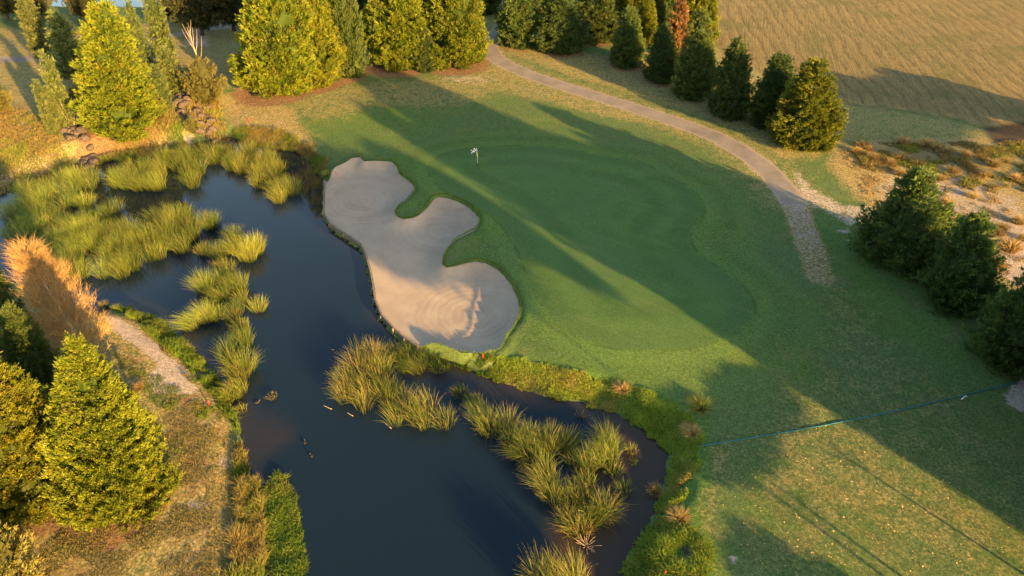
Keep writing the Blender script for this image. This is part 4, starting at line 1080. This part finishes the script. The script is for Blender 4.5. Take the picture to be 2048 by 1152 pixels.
# round bushy rim with dark hollow at bottom
rg = np.random.default_rng(5); b = gp(1366, 1110)
aa = rg.uniform(0, 6.28, 26); rr_ = rg.uniform(.85, 1.35, 26)
me = reed_mesh('hollow_rim_bush', np.stack([np.cos(aa) * rr_, np.sin(aa) * rr_ * .95], 1), np.full(26, .38), np.full(26, .55), rg, 300, .1, 'bank', .028, 0, .8, .5)
o = link('ring_bush', me, None, tuple(b)); tag(o, 'bright green ring-shaped bush around a dark hollow at the bottom edge', 'bush')
me = mesh_np('hollow', np.array([[.62 * math.cos(a) * (1 + .1 * math.sin(3 * a)), .6 * math.sin(a), .03 + .06 * math.cos(a)] for a in np.linspace(0, 6.28, 20, endpoint=False)] + [[0, 0, -.02]]),
             np.array([[i, (i + 1) % 20, 20] for i in range(20)]), M['rock'])
h_ = link('hollow', me, o)  # near-flat dark disc, its colour standing in for the shade inside the hollow

# ------------------------------------------------------------------ rocks
def rock_mesh(seed):
    rg = np.random.default_rng(seed)
    import bmesh
    bm = bmesh.new(); bmesh.ops.create_icosphere(bm, subdivisions=2, radius=1)
    d = rg.normal(0, 1, (7, 3)); d /= np.linalg.norm(d, axis=1)[:, None]; hgt = rg.uniform(.62, .88, 7)
    for v in bm.verts:
        p = np.array(v.co)
        for k in range(7):
            e = p @ d[k] - hgt[k]
            if e > 0: p = p - d[k] * e * .9
        v.co = p + rg.normal(0, .025, 3)
    me = bpy.data.meshes.new('boulder'); bm.to_mesh(me); bm.free(); me.materials.append(M['rock']); return me
rocks = [rock_mesh(s) for s in range(6)]
rgk = np.random.default_rng(66)
for px_, n, lab, grp in (([(118, 272), (150, 258), (172, 275), (182, 300), (188, 322), (165, 326), (148, 305)], 34, 'dark angular boulder in the left gully below the three slim poplars', 'boulders in the left gully'),
                    ([(350, 222), (362, 185), (385, 178), (405, 205), (432, 235), (452, 262), (425, 276), (398, 262), (372, 245)], 60, 'dark angular boulder in the gully between the lone golden conifer and the olive-gold shrub', 'boulders in the right gully')):
    pl = PX(px_, .2); q = reed_points(pl, n, rgk)
    for i, c in enumerate(q):
        s = rgk.uniform(.30, .72); z = max(float(H(c[None])[0]), WZ)
        o = link('boulder', rocks[i % 6], None, (c[0], c[1], z + s * .28)); o.scale = (s, s * rgk.uniform(.7, 1.1), s * rgk.uniform(.6, .85))
        o.rotation_euler = tuple(rgk.uniform(-.5, .5, 2)) + (rgk.uniform(0, 6.28),)
        tag(o, lab, 'boulder', grp)

# ------------------------------------------------------------------ timber wall along the bunker
def box(a, b, w, z0, z1):
    d = b - a; L = np.linalg.norm(d); d = d / L; n = np.array([-d[1], d[0]]) * w / 2
    c = [a - n, b - n, b + n, a + n]
    V = np.array([[*p, z0] for p in c] + [[*p, z1] for p in c])
    return V, np.array([[0, 3, 2, 1], [4, 5, 6, 7], [0, 1, 5, 4], [1, 2, 6, 5], [2, 3, 7, 6], [3, 0, 4, 7]])
cen_b = bunker.mean(0)
wl = []
for k in range(len(wall_line)):
    a = wall_line[max(0, k - 1)]; b2 = wall_line[min(len(wall_line) - 1, k + 1)]
    t = (b2 - a) / np.linalg.norm(b2 - a); n = np.array([t[1], -t[0]])
    if inside((wall_line[k] + n * .6)[None], bunker)[0]: n = -n
    wl.append(wall_line[k] + n * .085)
wl = np.array(wl)
we = empty('retaining_wall', (wl[0][0], wl[0][1], WZ)); tag(we, 'weathered timber wall holding the bunker sand above the pond', 'retaining wall')
for k in range(len(wl) - 1):
    for j, (z0, z1) in enumerate(((-1.0, -.62), (-.615, -.37), (-.365, -.11))):
        V, F_ = box(wl[k], wl[k + 1], .13 + .004 * j, z0 + .01 * math.sin(k * 3), z1 + .012 * math.sin(k * 5))
        V = V - np.array([wl[0][0], wl[0][1], WZ])
        link('board', mesh_np('board', V, F_, M['timber']), we)
pts = densify(wl, 1.7, False)
pm = None
for k, p in enumerate(pts):
    i = min(len(pts) - 2, k); t = (pts[i + 1] - pts[i]); t /= np.linalg.norm(t) + 1e-9; n = np.array([t[1], -t[0]])
    if inside((p + n * .5)[None], bunker)[0]: n = -n
    c = p + n * .11
    if pm is None:
        pm = tube_mesh('post', [np.array([[0, 0, -.7], [0, 0, 0], [0, 0, .56], [0, 0, .57]])], [np.array([.07, .07, .068, .055])], M['timber'], 8)
    link('post', pm, we, (c[0] - wl[0][0], c[1] - wl[0][1], -.04 * (k % 3)))

# ------------------------------------------------------------------ flag
b = gp(956, 337)
fe = empty('golf_flag', tuple(b)); tag(fe, 'golf flagstick with checkered flag standing on the putting green', 'golf flag')
fe.rotation_euler = (0, math.radians(-2), 0)
z = lambda a, c: np.array([[0, 0, a], [0, 0, (a + c) / 2], [0, 0, c]])
link('pole', tube_mesh('pole', [z(.62, 2.3)], [np.full(3, .022)], M['white'], 8), fe)
link('pole_base', tube_mesh('pole_base', [z(-.05, .62)], [np.full(3, .018)], M['black'], 8), fe)
link('yellow_marker', tube_mesh('yellow_marker', [np.array([[0, 0, 1.48], [0, 0, 1.52], [0, 0, 1.60], [0, 0, 1.66]])], [np.array([.02, .055, .055, .02])], M['yellow'], 8), fe)
nx, nz_ = 24, 12
U, W_ = np.meshgrid(np.linspace(0, 1, nx + 1), np.linspace(0, 1, nz_ + 1))
V = np.stack([-.03 - .60 * U * .93, .09 * np.sin(U * 7) * U - .02, 2.28 - .42 * (1 - W_) - .16 * U ** 1.3 + .03 * np.sin(U * 6)], -1).reshape(-1, 3)
i = np.arange(nz_)[:, None] * (nx + 1); j = np.arange(nx)[None]
F_ = np.stack([i + j, i + j + 1, i + nx + 2 + j, i + nx + 1 + j], -1)
mi = ((np.arange(nz_)[:, None] // 4 + np.arange(nx)[None] // 6) % 2).reshape(-1)
link('flag', mesh_np('flag', V, F_.reshape(-1, 4), [M['black'], M['white']], None, True, mi), fe)
hole = link('hole_cup', tube_mesh('hole_cup', [np.array([[0, 0, -.02], [0, 0, .006], [0, 0, .012]])], [np.array([.07, .07, .06])], M['black'], 16), fe)

# red hazard stakes
for (x, y, lab) in ((966, 716, 'small red hazard stake at the lower tip of the bunker'), (672, 347, 'small red hazard stake at the upper left corner of the bunker'),
        (499, 243, 'small red hazard stake on the tan bank above the reeds'), (1329, 1150, 'small red hazard stake in the lush grass at the bottom edge'), (419, 810, 'small red hazard stake on the left peninsula by the grass fringe')):
    b = gp(x, y); e = empty('hazard_stake', tuple(b)); tag(e, lab, 'stake'); e.scale = (.7, .7, .8)
    link('post', tube_mesh('post', [np.array([[0, 0, -.1], [0, 0, .2], [0, 0, .42]])], [np.array([.045, .05, .05])], M['red'], 8), e)
    link('cap', tube_mesh('cap', [np.array([[0, 0, .42], [0, 0, .46], [0, 0, .50]])], [np.array([.052, .055, .02])], M['red'], 8), e)
# blue rope across the fairway and its white peg
rp = [gp(1398 + (2035 - 1398) * t, 893 - (893 - 765) * t + 9 * math.sin(t * 3.14)) for t in np.linspace(0, 1, 60)]
rp = np.array(rp); rp[:, 2] += .035 + .01 * np.sin(np.arange(60) * 1.3)
o = link('rope', tube_mesh('rope', [rp - rp[0]], [np.full(60, .03)], M['rope'], 6), None, tuple(rp[0])); tag(o, 'thin blue rope lying across the mown grass at lower right', 'rope')
b = gp(1926, 797); e = empty('rope_peg', tuple(b)); tag(e, 'small white bent peg lying by the blue rope', 'peg')
link('shaft', tube_mesh('shaft', [np.array([[-.18, -.12, .04], [0, 0, .05], [.12, .10, .10]])], [np.full(3, .03)], M['white'], 6), e)
link('hook', tube_mesh('hook', [np.array([[.12, .10, .10], [.2, .10, .14], [.24, .03, .1]])], [np.full(3, .025)], M['white'], 6), e)

# ducks
def duck(x, y, rz, lab):
    c = g(x, y, WZ); e = empty('duck', (c[0], c[1], WZ), rz); tag(e, lab, 'duck', 'ducks on the pond'); e.scale = (.72, .72, .72)
    s = np.linspace(0, 1, 9)
    body = np.array([[-.26, 0, .13], [-.2, 0, .10], [-.12, 0, .07], [-.02, 0, .06], [.08, 0, .065], [.14, 0, .09], [.17, 0, .15], [.175, 0, .21], [.19, 0, .245], [.22, 0, .25], [.245, 0, .245]])
    rad = np.array([.008, .045, .085, .105, .095, .065, .04, .036, .048, .04, .012])
    link('body', tube_mesh('body', [body], [rad], M['duck'], 10), e)
    link('bill', tube_mesh('bill', [np.array([[.235, 0, .24], [.27, 0, .232], [.30, 0, .228]])], [np.array([.02, .018, .01])], M['bill'], 6), e)
    for sd_ in (-1, 1):
        link('wing', tube_mesh('wing', [np.array([[.08, .075 * sd_, .10], [0, .098 * sd_, .11], [-.12, .07 * sd_, .12], [-.24, .02 * sd_, .14]])], [np.array([.01, .045, .04, .005])], M['duck'], 8), e)
duck(610, 886, 1.9, 'upper one of the two dark ducks swimming on open water'); duck(623, 913, 2.3, 'lower one of the two dark ducks swimming on open water')
duck(515, 806, .6, 'dark duck by the lower end of the reed chain')

# fallen leaves and small litter on the mown grass
rg = np.random.default_rng(3)
q = reed_points(PX([(1500, 860), (1600, 790), (1760, 880), (2048, 1060), (2048, 1152), (1500, 1152), (1440, 1000)], 0), 520, rg)
zz = H(q); n = len(q); a = rg.uniform(0, 6.28, n); s = rg.uniform(.025, .055, n)
C = np.concatenate([q, zz[:, None] + .035], 1)
U = np.stack([np.cos(a), np.sin(a), rg.normal(0, .3, n)], 1) * s[:, None]; W_ = np.stack([-np.sin(a), np.cos(a), rg.normal(0, .3, n)], 1) * s[:, None] * .6
V = np.stack([C - U, C - W_, C + U, C + W_], 1).reshape(-1, 3)
o = link('fallen_leaves', mesh_np('fallen_leaves', V, np.arange(n * 4).reshape(-1, 4), M['leaf'])); tag(o, 'scattered dry leaves on the sunlit mown grass at lower right', 'leaves', kind='stuff')

# ------------------------------------------------------------------ light, sky, camera
w = bpy.data.worlds.new('World'); sc.world = w; w.use_nodes = True
nt = w.node_tree; nt.nodes.clear()
sky = nt.nodes.new('ShaderNodeTexSky'); sky.sky_type = 'NISHITA'; sky.sun_disc = False
sky.sun_elevation = SUN_EL
dirsun = Vector((-SH[0] * math.cos(SUN_EL), -SH[1] * math.cos(SUN_EL), math.sin(SUN_EL)))
sky.sun_rotation = math.atan2(dirsun.x, dirsun.y)
sky.air_density = 1.0; sky.dust_density = 1.4; sky.ozone_density = .6
bg = nt.nodes.new('ShaderNodeBackground'); bg.inputs[1].default_value = .48
out = nt.nodes.new('ShaderNodeOutputWorld')
tn = nt.nodes.new('ShaderNodeMix'); tn.data_type = 'RGBA'; tn.blend_type = 'MULTIPLY'; tn.inputs[0].default_value = 1; tn.inputs[7].default_value = (.98, .98, .97, 1)
nt.links.new(sky.outputs[0], tn.inputs[6]); nt.links.new(tn.outputs[2], bg.inputs[0]); nt.links.new(bg.outputs[0], out.inputs[0])
L = bpy.data.lights.new('sun', 'SUN'); L.energy = 25; L.angle = math.radians(.6); L.color = (1.0, .58, .18)
lo = bpy.data.objects.new('sun', L); COL.objects.link(lo); lo.rotation_euler = dirsun.to_track_quat('Z', 'Y').to_euler()
cd = bpy.data.cameras.new('camera'); co = bpy.data.objects.new('camera', cd); COL.objects.link(co)
cd.sensor_width = 36; cd.lens = F / 2048 * 36; cd.clip_end = 9000; cd.clip_start = .5
co.location = (0, 0, CH); co.rotation_euler = (math.radians(90) - TH, 0, 0)
sc.camera = co
sc.view_settings.view_transform = 'Standard'; sc.view_settings.look = 'None'; sc.view_settings.exposure = 0
sc.cycles.max_bounces = 6; sc.cycles.diffuse_bounces = 3; sc.cycles.transmission_bounces = 3; sc.cycles.use_denoising = True
